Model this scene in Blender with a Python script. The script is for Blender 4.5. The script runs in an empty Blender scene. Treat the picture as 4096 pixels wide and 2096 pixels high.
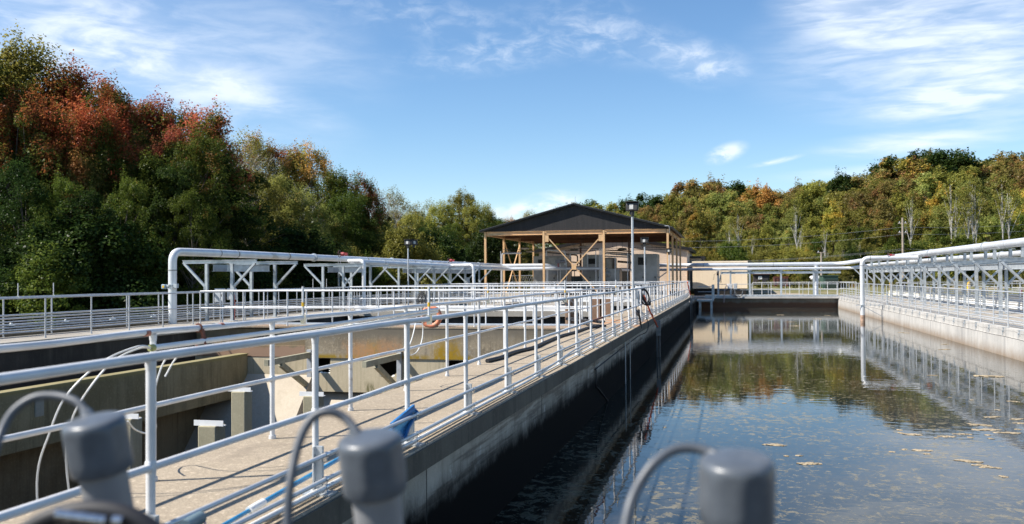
import bpy, bmesh, math, random
from mathutils import Vector, Matrix, noise
R = math.radians
rnd = random.Random(7)
scene = bpy.context.scene
C = scene.collection

# ------------------------------------------------------------------ camera
def nrm(v): return Vector(v).normalized()
FPX, CX, CY, CAMZ = 3700.0, 2048.0, 1048.0, 1.452
_Y = nrm((866, 55, FPX)); _Z = -nrm((.0065, 1, -60.63 / FPX))
_X = _Y.cross(_Z).normalized(); _Y = _Z.cross(_X)
def ray(px, py):
    d = Vector(((px - CX) / FPX, (py - CY) / FPX, 1.0))
    return Vector((d.dot(_X), d.dot(_Y), d.dot(_Z)))
O = Vector((0, 0, CAMZ))
def onY(px, py, y): r = ray(px, py); return O + r * (y / r.y)
def onX(px, py, x): r = ray(px, py); return O + r * (x / r.x)
def onZ(px, py, z): r = ray(px, py); return O + r * ((z - CAMZ) / r.z)
def dep(px, py, d): return O + ray(px, py) * d
cam = bpy.data.cameras.new("camera"); cam_o = bpy.data.objects.new("camera", cam); C.objects.link(cam_o)
cx = Vector((_X[0], _Y[0], _Z[0])); cyd = Vector((_X[1], _Y[1], _Z[1])); cz = Vector((_X[2], _Y[2], _Z[2]))
M = Matrix((( cx.x, -cyd.x, -cz.x, 0), (cx.y, -cyd.y, -cz.y, 0), (cx.z, -cyd.z, -cz.z, CAMZ), (0, 0, 0, 1)))
cam_o.matrix_world = M
cam.sensor_width = 36; cam.lens = FPX * 36 / 4096
cam.clip_start = 0.05; cam.clip_end = 3000
cam.dof.use_dof = True; cam.dof.focus_distance = 17.0; cam.dof.aperture_fstop = 2.6
scene.camera = cam_o
scene.render.resolution_x = 1024; scene.render.resolution_y = 524
scene.view_settings.view_transform = 'Standard'; scene.view_settings.look = 'None'
scene.view_settings.exposure = 0.85; scene.view_settings.gamma = 1

# ------------------------------------------------------------------ node helpers
class NT:
    def __init__(s, tree): s.t = tree; s.n = tree.nodes; s.l = tree.links
    def new(s, typ, **kw):
        n = s.n.new(typ)
        for k, v in kw.items(): setattr(n, k, v)
        return n
    def link(s, a, b): s.l.new(a, b)
    def put(s, sock, v):
        if isinstance(v, bpy.types.NodeSocket): s.l.new(v, sock)
        else: sock.default_value = v
    def math(s, op, a, b=0.0, c=None, clamp=False):
        n = s.new('ShaderNodeMath', operation=op, use_clamp=clamp)
        s.put(n.inputs[0], a); s.put(n.inputs[1], b)
        if c is not None: s.put(n.inputs[2], c)
        return n.outputs[0]
    def mix(s, f, a, b, blend='MIX'):
        n = s.new('ShaderNodeMix', data_type='RGBA', blend_type=blend)
        s.put(n.inputs[0], f)
        for i, v in ((6, a), (7, b)):
            if isinstance(v, bpy.types.NodeSocket): s.l.new(v, n.inputs[i])
            else: n.inputs[i].default_value = (*v, 1) if len(v) == 3 else v
        return n.outputs[2]
    def noise(s, vec, scale, detail=4, rough=.55, dist=0.0):
        n = s.new('ShaderNodeTexNoise'); n.inputs['Scale'].default_value = scale
        n.inputs['Detail'].default_value = detail; n.inputs['Roughness'].default_value = rough
        n.inputs['Distortion'].default_value = dist
        if vec is not None: s.l.new(vec, n.inputs['Vector'])
        return n.outputs['Fac']
    def ramp(s, v, a, b, lo=0.0, hi=1.0, smooth=True):
        n = s.new('ShaderNodeMapRange'); n.interpolation_type = 'SMOOTHSTEP' if smooth else 'LINEAR'
        s.put(n.inputs[0], v)
        for i, x in enumerate((a, b, lo, hi)): n.inputs[i + 1].default_value = x
        return n.outputs[0]
    def mapping(s, vec, loc=(0, 0, 0), rot=(0, 0, 0), sc=(1, 1, 1), typ='POINT'):
        n = s.new('ShaderNodeMapping', vector_type=typ); s.l.new(vec, n.inputs['Vector'])
        n.inputs['Location'].default_value = loc; n.inputs['Rotation'].default_value = rot; n.inputs['Scale'].default_value = sc
        return n.outputs[0]
def mat_base(name):
    m = bpy.data.materials.new(name); m.use_nodes = True
    t = NT(m.node_tree); b = t.n['Principled BSDF']
    return m, t, b
def pos(t): return t.new('ShaderNodeNewGeometry').outputs['Position']
def bump(t, b, h, strength=.3, dist=.02):
    n = t.new('ShaderNodeBump'); n.inputs['Strength'].default_value = strength; n.inputs['Distance'].default_value = dist
    t.link(h, n.inputs['Height']); t.link(n.outputs[0], b.inputs['Normal'])
MATS = {}
def plain(name, col, rough=.5, metal=0.0, var=.12, scale=6.0, spec=.5, dirt=None):
    if name in MATS: return MATS[name]
    m, t, b = mat_base(name)
    p = pos(t); nz = t.noise(p, scale, 5, .6)
    dark = tuple(c * (1 - var) for c in col); light = tuple(min(1, c * (1 + var)) for c in col)
    c = t.mix(t.ramp(nz, .3, .7), dark, light)
    if dirt:
        n2 = t.noise(t.mapping(p, sc=(1, 1, 1)), scale * .45, 6, .7, .4)
        c = t.mix(t.ramp(n2, dirt[1], dirt[1] + .12), c, dirt[0])
    t.link(c, b.inputs['Base Color'])
    b.inputs['Metallic'].default_value = metal; b.inputs['Specular IOR Level'].default_value = spec
    b.inputs['Roughness'].default_value = rough
    MATS[name] = m; return m
rail_paint = plain('rail_paint', (.61, .615, .62), .42, .08, .1, 3.0, dirt=((.36, .33, .29), .61))
rail_galv = plain('rail_galv', (.50, .515, .53), .4, .3, .1, 8.0)
pipe_white = plain('pipe_white', (.67, .68, .69), .36, .25, .09, 1.6, dirt=((.44, .42, .38), .60))
pipe_alu = plain('pipe_alu', (.60, .62, .645), .42, .3, .07, 1.0, dirt=((.46, .47, .47), .60))
steel_galv = plain('steel_galv', (.46, .49, .51), .42, .45, .16, 5.0, dirt=((.36, .37, .37), .62))
conduit_m = plain('conduit', (.55, .56, .57), .34, .45, .08, 1.5)
pvc_white = plain('pvc_white', (.74, .74, .72), .4, 0, .05, 5.0, dirt=((.5, .5, .44), .62))
pvc_grey = plain('pvc_grey', (.085, .098, .115), .36, 0, .14, 22.0, dirt=((.12, .125, .13), .57))
pvc_pipe = plain('pvc_pipe', (.20, .205, .215), .42, 0, .06, 10.0)
hose_grey = plain('hose_grey', (.075, .085, .10), .45, 0, .08, 14.0)
black_rubber = plain('black_rubber', (.014, .014, .017), .6, 0, .3, 9.0)
rust = plain('rust', (.16, .055, .03), .8, 0, .4, 18.0)
rust_band = plain('rust_band', (.42, .17, .11), .75, 0, .35, 18.0)
steel_shiny = plain('steel_shiny', (.6, .6, .6), .2, .95, .06, 12.0)
tan_steel = plain('tan_steel', (.63, .40, .205), .5, 0, .1, 2.5, dirt=((.42, .28, .15), .62))
brown_deck = plain('brown_deck', (.16, .07, .035), .7, 0, .2, 1.2)
dark_roof = plain('dark_roof', (.014, .013, .014), .45, .1, .15, 1.2)
stainless = plain('stainless', (.25, .245, .235), .4, .3, .22, 1.1, dirt=((.15, .15, .145), .6))
black_metal = plain('black_metal', (.02, .018, .016), .45, 0, .2, 6.0)
dark_void = plain('dark_void', (.012, .011, .01), .9, 0, .2, 3.0)
lamp_glass = plain('lamp_glass', (.42, .42, .4), .3, 0, .2, 30.0)
orange_m = plain('orange_strap', (.62, .09, .025), .6, 0, .2, 20.0)
buoy_m = plain('buoy_orange', (.62, .21, .11), .55, 0, .12, 6.0)
blue_pole = plain('blue_pole', (.02, .20, .40), .3, 0, .12, 7.0)
blue_net = plain('blue_net', (.20, .52, .78), .7, 0, .2, 40.0)
red_valve = plain('red_valve', (.28, .03, .035), .45, 0, .2, 9.0)
yellow_m = plain('yellow_paint', (.75, .45, .02), .45, 0, .1, 5.0)
cream_m = plain('cream_siding', (.85, .70, .50), .6, 0, .04, .9)
green_m = plain('green_container', (.035, .075, .055), .6, 0, .15, 3.0)
rust_bin = plain('rusty_bin', (.14, .05, .035), .8, 0, .4, 3.0, dirt=((.05, .045, .05), .52))
grey_box = plain('grey_box', (.42, .45, .48), .45, 0, .1, 5.0)
white_paint = plain('white_paint', (.78, .78, .76), .5, 0, .05, 4.0)
wood_pole = plain('wood_pole', (.30, .25, .2), .8, 0, .25, 6.0)
wire_m = plain('wire', (.32, .32, .32), .5, .3, .1, 2.0)
dark_wood = plain('dark_wood', (.045, .035, .032), .8, 0, .3, 5.0)
car_paint = plain('car_paint', (.35, .42, .46), .25, .3, .05, 4.0)
glass_m = plain('car_glass', (.10, .16, .19), .08, 0, .1, 4.0, spec=.8)
frp = plain('weathered_beam', (.33, .31, .22), .75, 0, .18, 5.0, dirt=((.2, .19, .12), .58))

def concrete(name, col, stain, streak, speck=.15, lo=None, moss=None, gap=0.0, streak_amt=.6, scale=1.0, rough=.85, bands=None, white=None, spots=()):
    """weathered concrete: blotches, vertical run-off streaks, speckle, optional low stain band / moss / board marks"""
    m, t, b = mat_base(name); p = pos(t)
    big = t.noise(p, .55 * scale, 6, .62)
    c = t.mix(t.ramp(big, .35, .68), col, stain)
    st = t.noise(t.mapping(p, sc=(3.2, 3.2, .22)), 1.0 * scale, 6, .65, .3)
    c = t.mix(t.math('MULTIPLY', t.ramp(st, .48, .72), streak_amt), c, streak)
    st2 = t.noise(t.mapping(p, sc=(11, 11, .5)), 1.0 * scale, 5, .7, .2)
    c = t.mix(t.math('MULTIPLY', t.ramp(st2, .52, .70), streak_amt * .7), c, tuple(x * .8 for x in streak))
    if white:
        w = t.noise(t.mapping(p, sc=(1.2, 1.2, .8)), 2.6, 8, .72, .5)
        c = t.mix(t.math('MULTIPLY', t.ramp(w, .58, .64), white[1]), c, white[0])
    if bands:
        z = t.new('ShaderNodeSeparateXYZ'); t.link(p, z.inputs[0])
        wob = t.noise(t.mapping(p, sc=(.5, .5, 9.0)), 1.0, 4, .6)
        c = t.mix(t.math('MULTIPLY', t.ramp(wob, .47, .6), bands[1]), c, bands[0])
    fine = t.noise(p, 70, 3, .75); fine2 = t.noise(p, 18, 4, .7)
    c = t.mix(t.ramp(fine, .3, .7, 0, speck), c, tuple(x * .35 for x in col))
    c = t.mix(t.ramp(fine2, .5, .75, 0, speck * .9), c, tuple(min(1, x * 1.5) for x in col))
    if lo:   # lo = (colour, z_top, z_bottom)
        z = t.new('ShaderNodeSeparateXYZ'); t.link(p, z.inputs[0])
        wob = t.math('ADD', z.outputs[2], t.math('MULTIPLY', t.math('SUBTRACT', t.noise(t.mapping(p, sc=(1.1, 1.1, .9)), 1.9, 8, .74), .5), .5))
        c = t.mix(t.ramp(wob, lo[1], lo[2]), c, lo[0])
    if moss:  # moss = (colour, z_centre, half_width, threshold)
        z = t.new('ShaderNodeSeparateXYZ'); t.link(p, z.inputs[0])
        d = t.math('ABSOLUTE', t.math('SUBTRACT', z.outputs[2], moss[1]))
        f = t.math('MULTIPLY', t.ramp(d, moss[2], 0), t.ramp(t.noise(t.mapping(p, sc=(1.4, 1.4, .3)), 1.5, 5, .7), moss[3], moss[3] + .14))
        c = t.mix(f, c, moss[0])
    for (col2, xc, hw, zt, zb) in spots:
        z = t.new('ShaderNodeSeparateXYZ'); t.link(p, z.inputs[0])
        e = t.math('ADD', t.math('DIVIDE', t.math('ABSOLUTE', t.math('SUBTRACT', z.outputs[0], xc)), hw), t.math('MULTIPLY', t.math('SUBTRACT', t.noise(t.mapping(p, sc=(2.2, 2.2, .7)), 1.6, 7, .7), .5), 2.2))
        f = t.math('MULTIPLY', t.ramp(e, 1.0, .35), t.ramp(z.outputs[2], zt, zb)); f = t.math('MULTIPLY', f, t.ramp(t.noise(p, 9, 5, .7), .32, .55, .3, 1))
        c = t.mix(f, c, col2)
    t.link(c, b.inputs['Base Color']); b.inputs['Roughness'].default_value = rough
    b.inputs['Specular IOR Level'].default_value = .25
    bump(t, b, t.math('ADD', t.math('MULTIPLY', fine, .5), fine2), .35, .008)
    return m
conc_deck = concrete('deck_concrete', (.43, .355, .262), (.335, .275, .20), (.245, .205, .15), .75, streak_amt=.15, scale=1.2)
conc_deck_far = concrete('deck_concrete_far', (.38, .35, .30), (.30, .27, .23), (.25, .2, .15), .2, streak_amt=.2)
_t = NT(conc_deck.node_tree); _b = _t.n['Principled BSDF']; _p = pos(_t); _sp = _t.new('ShaderNodeSeparateXYZ'); _t.link(_p, _sp.inputs[0])
_src = _b.inputs['Base Color'].links[0].from_socket
_near = _t.ramp(_t.math('ABSOLUTE', _t.math('SUBTRACT', _sp.outputs[1], 29.5)), 4.5, 1.0)
_f = _t.math('MULTIPLY', _t.ramp(_t.noise(_p, .9, 5, .6), .44, .58), _near)
_c = _t.mix(_t.math('MULTIPLY', _f, .75), _src, (.42, .20, .09))
_f2 = _t.ramp(_t.noise(_t.mapping(_p, sc=(1.3, .5, 1)), .9, 7, .7, .5), .56, .70)
_c = _t.mix(_t.math('MULTIPLY', _f2, .5), _c, (.19, .155, .115))
_t.link(_c, _b.inputs['Base Color'])
conc_fascia = concrete('fascia_concrete', (.155, .135, .105), (.095, .082, .064), (.05, .044, .035), .3, streak_amt=.7)
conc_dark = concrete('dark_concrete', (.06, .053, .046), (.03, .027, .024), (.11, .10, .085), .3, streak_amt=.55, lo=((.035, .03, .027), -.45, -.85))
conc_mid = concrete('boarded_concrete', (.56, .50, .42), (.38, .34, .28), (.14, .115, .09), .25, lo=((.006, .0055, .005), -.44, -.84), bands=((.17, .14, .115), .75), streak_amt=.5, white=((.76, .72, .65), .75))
conc_mid.node_tree.nodes['Principled BSDF'].inputs['Specular IOR Level'].default_value = .06
conc_right = concrete('pale_concrete', (.53, .51, .475), (.41, .395, .37), (.27, .265, .26), .2, lo=((.24, .18, .125), -.98, -1.62), streak_amt=.8)
conc_far = concrete('brown_stained_concrete', (.44, .41, .36), (.31, .285, .245), (.13, .12, .1), .2, lo=((.21, .115, .07), -.86, -1.12), streak_amt=.5)
conc_A = concrete('stained_concrete', (.42, .35, .245), (.20, .165, .115), (.085, .07, .05), .6, lo=((.15, .13, .10), -.62, -.12), moss=((.27, .18, .02), -.93, .13, .36), streak_amt=.75, white=((.42, .40, .35), .5), spots=(((.30, .185, .012), -8.1, .6, -.15, -.75), ((.27, .17, .015), -10.45, .3, -.3, -.8), ((.40, .22, .10), -10.75, .8, -.3, -.75), ((.36, .21, .11), -9.9, .5, -.2, -.7)))
conc_A2 = concrete('ledge_concrete', (.54, .465, .325), (.43, .365, .25), (.15, .13, .06), .22, moss=((.10, .095, .03), -1.9, .35, .55), streak_amt=.4)
conc_trough = concrete('mossy_trough_concrete', (.31, .26, .15), (.19, .155, .08), (.10, .08, .042), .35, streak_amt=.6, moss=((.27, .24, .11), -.9, .08, .3))
conc_hopper = concrete('hopper_concrete', (.50, .44, .35), (.43, .37, .29), (.34, .29, .21), .25, streak_amt=.3)
conc_pillar = concrete('pillar_concrete', (.40, .36, .25), (.33, .30, .2), (.26, .23, .15), .3, streak_amt=.3)

# ------------------------------------------------------------------ mesh helpers
ORG = {}
def vec(p): return p if isinstance(p, Vector) else Vector(p)
class MB:
    def __init__(s): s.v = []; s.f = []; s.mi = []; s.cur = 0
    def add(s, vs, fs):
        k = len(s.v); s.v += [vec(v) for v in vs]
        for f in fs: s.f.append(tuple(i + k for i in f)); s.mi.append(s.cur)
        return s
    def box(s, x0, y0, z0, x1, y1, z1):
        x0, x1 = sorted((x0, x1)); y0, y1 = sorted((y0, y1)); z0, z1 = sorted((z0, z1))
        return s.add([(x0, y0, z0), (x1, y0, z0), (x1, y1, z0), (x0, y1, z0), (x0, y0, z1), (x1, y0, z1), (x1, y1, z1), (x0, y1, z1)],
                     [(0, 3, 2, 1), (4, 5, 6, 7), (0, 1, 5, 4), (1, 2, 6, 5), (2, 3, 7, 6), (3, 0, 4, 7)])
    def bar(s, a, b, w, h, up=(0, 0, 1)):
        a, b = vec(a), vec(b); d = (b - a).normalized(); u = vec(up)
        if abs(d.dot(u)) > .95: u = Vector((0, 1, 0))
        x = d.cross(u).normalized(); u = x.cross(d)
        vs = []
        for p in (a, b):
            for sx, sz in ((-1, -1), (1, -1), (1, 1), (-1, 1)): vs.append(p + x * (sx * w / 2) + u * (sz * h / 2))
        return s.add(vs, [(0, 1, 2, 3), (7, 6, 5, 4), (0, 4, 5, 1), (1, 5, 6, 2), (2, 6, 7, 3), (3, 7, 4, 0)])
    def ibeam(s, a, b, w, h, up=(0, 0, 1), t=.014):
        a, b = vec(a), vec(b); d = (b - a).normalized(); u = vec(up)
        x = d.cross(u).normalized(); u = x.cross(d)
        s.bar(a + u * (h / 2 - t / 2), b + u * (h / 2 - t / 2), w, t, up)
        s.bar(a - u * (h / 2 - t / 2), b - u * (h / 2 - t / 2), w, t, up)
        return s.bar(a, b, t, h - 2 * t, up)
    def tube(s, pts, r, n=10, cap=True, closed=False):
        pts = [vec(p) for p in pts]; N = len(pts); rs = r if isinstance(r, (list, tuple)) else [r] * N
        tang = []
        for i in range(N):
            a = pts[(i - 1) % N] if closed else pts[max(0, i - 1)]
            b = pts[(i + 1) % N] if closed else pts[min(N - 1, i + 1)]
            tang.append((b - a).normalized())
        u = tang[0].orthogonal().normalized(); vs = []; prev = tang[0]
        for i in range(N):
            q = prev.rotation_difference(tang[i]); u = (q @ u); u = (u - tang[i] * u.dot(tang[i])).normalized(); prev = tang[i]
            w = tang[i].cross(u)
            for k in range(n):
                a = 2 * math.pi * k / n
                vs.append(pts[i] + (u * math.cos(a) + w * math.sin(a)) * rs[i])
        fs = []
        for i in range(N if closed else N - 1):
            j = (i + 1) % N
            for k in range(n):
                k2 = (k + 1) % n
                fs.append((i * n + k, i * n + k2, j * n + k2, j * n + k))
        if cap and not closed:
            fs.append(tuple(range(n - 1, -1, -1))); fs.append(tuple((N - 1) * n + k for k in range(n)))
        return s.add(vs, fs)
    def lathe(s, prof, org=(0, 0, 0), n=24, axis=None, flat=None):
        org = vec(org); q = Vector((0, 0, 1)).rotation_difference(vec(axis).normalized()) if axis is not None else None
        vs = []
        for r, z in prof:
            for k in range(n):
                a = 2 * math.pi * k / n; rr = r if flat is None else flat(r, a, z)
                p = Vector((rr * math.cos(a), rr * math.sin(a), z)); vs.append(org + (q @ p if q else p))
        fs = []
        for i in range(len(prof) - 1):
            for k in range(n):
                k2 = (k + 1) % n; fs.append((i * n + k, i * n + k2, (i + 1) * n + k2, (i + 1) * n + k))
        fs.append(tuple(range(n - 1, -1, -1))); fs.append(tuple((len(prof) - 1) * n + k for k in range(n)))
        return s.add(vs, fs)
    def prism(s, poly, off):
        off = vec(off); poly = [vec(p) for p in poly]; n = len(poly)
        return s.add(poly + [p + off for p in poly],
                     [tuple(range(n - 1, -1, -1)), tuple(range(n, 2 * n))] + [(i, (i + 1) % n, n + (i + 1) % n, n + i) for i in range(n)])
    def quad(s, a, b, c, d): return s.add([a, b, c, d], [(0, 1, 2, 3)])
    def sphere(s, c, r, n=8, sq=(1, 1, 1), jit=0, seed=0):
        c = vec(c); vs = []; fs = []; m = n // 2
        for i in range(m + 1):
            th = math.pi * i / m
            for k in range(n):
                ph = 2 * math.pi * k / n
                d = Vector((math.sin(th) * math.cos(ph), math.sin(th) * math.sin(ph), math.cos(th)))
                rr = r * (1 + jit * noise.noise(d * 1.7 + Vector((seed, seed * .7, 0))))
                vs.append(c + Vector((d.x * sq[0], d.y * sq[1], d.z * sq[2])) * rr)
        for i in range(m):
            for k in range(n):
                k2 = (k + 1) % n; fs.append((i * n + k, (i + 1) * n + k, (i + 1) * n + k2, i * n + k2))
        return s.add(vs, fs)
    def mesh(s, name, org=(0, 0, 0), smooth=True):
        me = bpy.data.meshes.new(name); org = vec(org)
        me.from_pydata([tuple(v - org) for v in s.v], [], s.f)
        me.polygons.foreach_set('material_index', s.mi)
        me.validate(); me.update()
        bm = bmesh.new(); bm.from_mesh(me); bmesh.ops.recalc_face_normals(bm, faces=bm.faces); bm.to_mesh(me); bm.free()
        if smooth:
            me.polygons.foreach_set('use_smooth', [True] * len(me.polygons))
            me.set_sharp_from_angle(angle=R(42))
        return me
    def build(s, name, mat, parent=None, smooth=True, bevel=0.0, org=None):
        o_org = ORG.get(parent.name, Vector()) if parent else (vec(org) if org is not None else Vector())
        me = s.mesh(name, o_org, smooth)
        for m in (mat if isinstance(mat, (list, tuple)) else [mat]): me.materials.append(m)
        o = bpy.data.objects.new(name, me); C.objects.link(o)
        if parent: o.parent = parent; ORG[o.name] = o_org
        else: o.location = o_org; ORG[o.name] = o_org
        if bevel:
            b = o.modifiers.new('bevel', 'BEVEL'); b.width = bevel; b.segments = 2; b.limit_method = 'ANGLE'
        return o
def tag(o, label=None, cat=None, group=None, kind=None):
    if label: o['label'] = label
    if cat: o['category'] = cat
    if group: o['group'] = group
    if kind: o['kind'] = kind
    return o
def thing(name, loc, label, cat, group=None):
    o = bpy.data.objects.new(name, None); C.objects.link(o); o.location = loc; o.empty_display_size = .2
    ORG[o.name] = vec(loc); return tag(o, label, cat, group)
def copy_tree(o, parent=None):
    c = o.copy(); C.objects.link(c)
    if parent: c.parent = parent
    for ch in list(o.children): copy_tree(ch, c)
    return c
def instance(src, loc, label, rotz=0.0, scale=None):
    c = copy_tree(src); c.location = loc; c.rotation_euler = (0, 0, rotz); c['label'] = label
    if scale: c.scale = scale
    return c
def spline(pts, sub=6):
    pts = [vec(p) for p in pts]; out = []
    P = [pts[0] * 2 - pts[1]] + pts + [pts[-1] * 2 - pts[-2]]
    for i in range(1, len(P) - 2):
        for k in range(sub):
            t = k / sub; a, b, c, d = P[i - 1], P[i], P[i + 1], P[i + 2]
            out.append(.5 * ((2 * b) + (c - a) * t + (2 * a - 5 * b + 4 * c - d) * t * t + (3 * b - a - 3 * c + d) * t ** 3))
    out.append(pts[-1]); return out
def elbow(pts, r, sub=5):
    """polyline with rounded corners of radius r"""
    pts = [vec(p) for p in pts]; out = [pts[0]]
    for i in range(1, len(pts) - 1):
        a, b, c = pts[i - 1], pts[i], pts[i + 1]
        d1 = (a - b).normalized(); d2 = (c - b).normalized()
        p1 = b + d1 * r; p2 = b + d2 * r
        for k in range(sub + 1):
            t = k / sub; out.append((1 - t) ** 2 * p1 + 2 * t * (1 - t) * b + t * t * p2)
    out.append(pts[-1]); return out
def struct(name, mb, mat, label=None, **kw):
    o = mb.build(name, mat, **kw); tag(o, label, None, None, 'structure'); return o

# ------------------------------------------------------------------ ground
WZ = -1.465
def gz(x, y):
    h = -.55 if y > 72 and x > -19 else -.35
    if y > 90: h += min(1, (y - 90) / 12) * .95 if x > -19 else min(1, (y - 90) / 12) * .75
    if y > 104: h += (y - 104) * .035 + max(0, x - 5) * .012 * min(1, (y - 104) / 20)
    if x < -19.5: h -= min(1, (-19.5 - x) / 3) * 1.1 * max(0, 1 - max(0, y - 60) / 25)
    if x < -40: h += (-40 - x) * .03
    return h
m, t, b = mat_base('yard_grass'); p = pos(t)
c = t.mix(t.ramp(t.noise(p, .25, 6, .6), .35, .65), (.13, .125, .035), (.21, .175, .075))
c = t.mix(t.ramp(t.noise(p, 3.5, 6, .7), .35, .7), c, (.075, .085, .022))
c = t.mix(t.ramp(t.noise(p, .09, 4, .6, .5), .56, .62), c, (.30, .25, .19))
t.link(c, b.inputs['Base Color']); b.inputs['Roughness'].default_value = .95
bump(t, b, t.noise(p, 9, 6, .7), .8, .08); grass_m = m
mb = MB(); xs = [-420, -250, -150, -100, -70, -50, -40, -35, -30, -25, -22, -20.5, -19.5, -18.4]
ys0 = [-60, -20, 0, 20, 40, 60, 72, 80, 88, 92, 96, 100, 104, 108, 112, 118, 125, 135, 150, 170, 200, 260, 400, 700]
def grid(xs, ys):
    mb = MB(); vs = [(x, y, gz(x, y) + (.12 * noise.noise(Vector((x * .2, y * .2, 3))) if y > 72 or x < -20 else 0)) for y in ys for x in xs]
    n = len(xs); fs = [(j * n + i, j * n + i + 1, (j + 1) * n + i + 1, (j + 1) * n + i) for j in range(len(ys) - 1) for i in range(n - 1)]
    mb.add(vs, fs); return mb
g = grid(xs, ys0)
xr = [-18.4, -15, -12, -8, -4, 0, 4, 8, 11.5, 13, 16, 20, 25.1, 30, 40, 55, 75, 100, 140, 200, 300, 500]
yr = [y for y in ys0 if y >= 92]
g2 = grid(xr, yr); g.add(g2.v, g2.f)
xr2 = [x for x in xr if x >= 25]; yr2 = [y for y in ys0 if y <= 92]
g3 = grid(xr2, yr2); g.add(g3.v, g3.f)
struct('ground', g, grass_m)
# gravel yard by the pavilion
struct('yard_slab', MB().box(-19.2, 67.6, -.6, -4.15, 91.8, .02), conc_deck_far)
struct('service_yard', MB().box(14.45, 88.2, -1.2, 25.2, 92.3, -.55), conc_deck_far)

# ------------------------------------------------------------------ basin shells
NY, FY, FR, RWX, DZ = 1.8, 68.4, 87.6, 9.55, -.46   # near edge, end of the central walkway, far wall, right wall, deck level of the newer right and far walkways
def wall(mb, mat, label, parts=()):
    o = mb.build('concrete_wall', mat); return tag(o, label, 'wall')
struct('walkway', MB().box(-4.28, NY, -.2, -2.57, FY + .3, 0), [conc_deck], bevel=.012)
fas = MB().box(-2.566, NY, -.2, -2.55, FY + .3, -.012)
struct('walkway_fascia', fas, conc_fascia)
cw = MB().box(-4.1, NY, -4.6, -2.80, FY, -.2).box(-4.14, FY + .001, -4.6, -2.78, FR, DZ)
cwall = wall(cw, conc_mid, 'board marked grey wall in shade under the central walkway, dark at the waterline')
j = MB()
for y_ in (3.2, 8.35, 13.9, 19.6, 24.2, 31.0, 37.5, 45.0, 52.0, 60.0): j.box(-2.801, y_, -.9, -2.797, y_ + .014, -.2)
j.build('joint_strip', conc_dark, cwall)
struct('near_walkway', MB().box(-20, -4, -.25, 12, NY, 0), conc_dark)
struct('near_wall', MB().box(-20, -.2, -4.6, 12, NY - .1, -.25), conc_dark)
rw = wall(MB().box(RWX, NY, -.763, RWX + .5, FR, DZ).box(RWX - .04, NY, -4.6, RWX + .5, FR, -.763), conc_right, 'long pale sunlit wall along the right side of the water')
cj = MB(); cq = random.Random(8); cj.tube([(RWX - .042, y_ * .66 + 2, -.768 + cq.uniform(-.008, .008)) for y_ in range(0, 128)], .008, 5); cj.build('construction_joint', conc_dark, rw)
cj = MB(); cj.tube([(RWX - .001, y_ * .41 + 3, -.57 + .04 * math.sin(y_ * .7) * math.sin(y_ * .23) + cq.uniform(-.016, .016)) for y_ in range(0, 200)], .0035, 4); cj.build('crack', conc_dark, rw)
struct('right_walkway', MB().box(RWX + .501, NY, DZ - .2, 14.42, 94, DZ - .004), conc_deck_far)
wall(MB().box(-2.8, FR, -4.6, RWX - .04, FR + .5, -.63), conc_far, 'dark wall with brown stains across the far end of the water')
struct('far_walkway', MB().box(-2.2, FR - .82, -.618, RWX - .01, FR + .6, DZ).box(-4.1, FR + .601, -.8, RWX + .5, 92.4, DZ - .004), concrete('pale_walkway_concrete', (.62, .60, .56), (.5, .48, .45), (.38, .37, .35), .15, streak_amt=.4))
struct('far_walkway_grating', MB().box(-2.1, FR - .72, DZ + .015, RWX - .06, FR + 1.2, -.315), steel_galv)

# water -----------------------------------------------------------------
m, t, b = mat_base('water'); p = pos(t)
sx = t.new('ShaderNodeSeparateXYZ'); t.link(p, sx.inputs[0])
big = t.noise(p, .33, 5, .6, .6)
patch = t.noise(t.mapping(p, sc=(1, .8, 1)), 5.5, 7, .66, .5)
near = t.ramp(sx.outputs[1], 31, 16)
leftness = t.ramp(sx.outputs[0], 6.5, 1.0)
thr = t.math('SUBTRACT', t.math('ADD', patch, t.math('MULTIPLY', t.math('SUBTRACT', big, .5), .55)), t.math('MULTIPLY', t.math('MULTIPLY', near, leftness), -.075))
scum = t.ramp(thr, .615, .665)
fle = t.noise(t.mapping(p, sc=(1, .7, 1)), 12, 5, .65, .3); fle2 = t.noise(p, .5, 4)
fleck = t.math('MULTIPLY', t.ramp(fle, .55, .60), t.ramp(fle2, .30, .62, .25, 1))
scum = t.math('MAXIMUM', t.math('MULTIPLY', scum, .52), t.math('MULTIPLY', fleck, .36))
scum = t.math('MULTIPLY', scum, t.ramp(sx.outputs[1], 45, 17, .32, 1.0))
scum = t.math('MULTIPLY', scum, t.ramp(t.noise(p, 26, 3), .25, .6, .45, 1))
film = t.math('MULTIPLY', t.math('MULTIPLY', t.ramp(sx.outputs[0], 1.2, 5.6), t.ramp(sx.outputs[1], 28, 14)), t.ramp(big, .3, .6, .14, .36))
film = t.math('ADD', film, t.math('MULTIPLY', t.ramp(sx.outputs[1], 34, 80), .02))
b.inputs['Base Color'].default_value = (.012, .014, .011, 1); b.inputs['Roughness'].default_value = .015
b.inputs['IOR'].default_value = 1.33; b.inputs['Specular IOR Level'].default_value = .55
bn = t.new('ShaderNodeBump'); bn.inputs['Strength'].default_value = .10; bn.inputs['Distance'].default_value = .02
rip = t.math('ADD', t.noise(t.mapping(p, sc=(1, 1.6, 1)), 1.6, 3), t.math('MULTIPLY', t.noise(p, 7, 3), t.ramp(sx.outputs[1], 40, 80, .12, .45)))
t.link(rip, bn.inputs['Height']); t.link(bn.outputs[0], b.inputs['Normal'])
dif = t.new('ShaderNodeBsdfDiffuse'); t.link(t.mix(t.ramp(t.noise(p, 9, 4), .35, .65), (.19, .165, .105), (.29, .25, .17)), dif.inputs[0])
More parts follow.
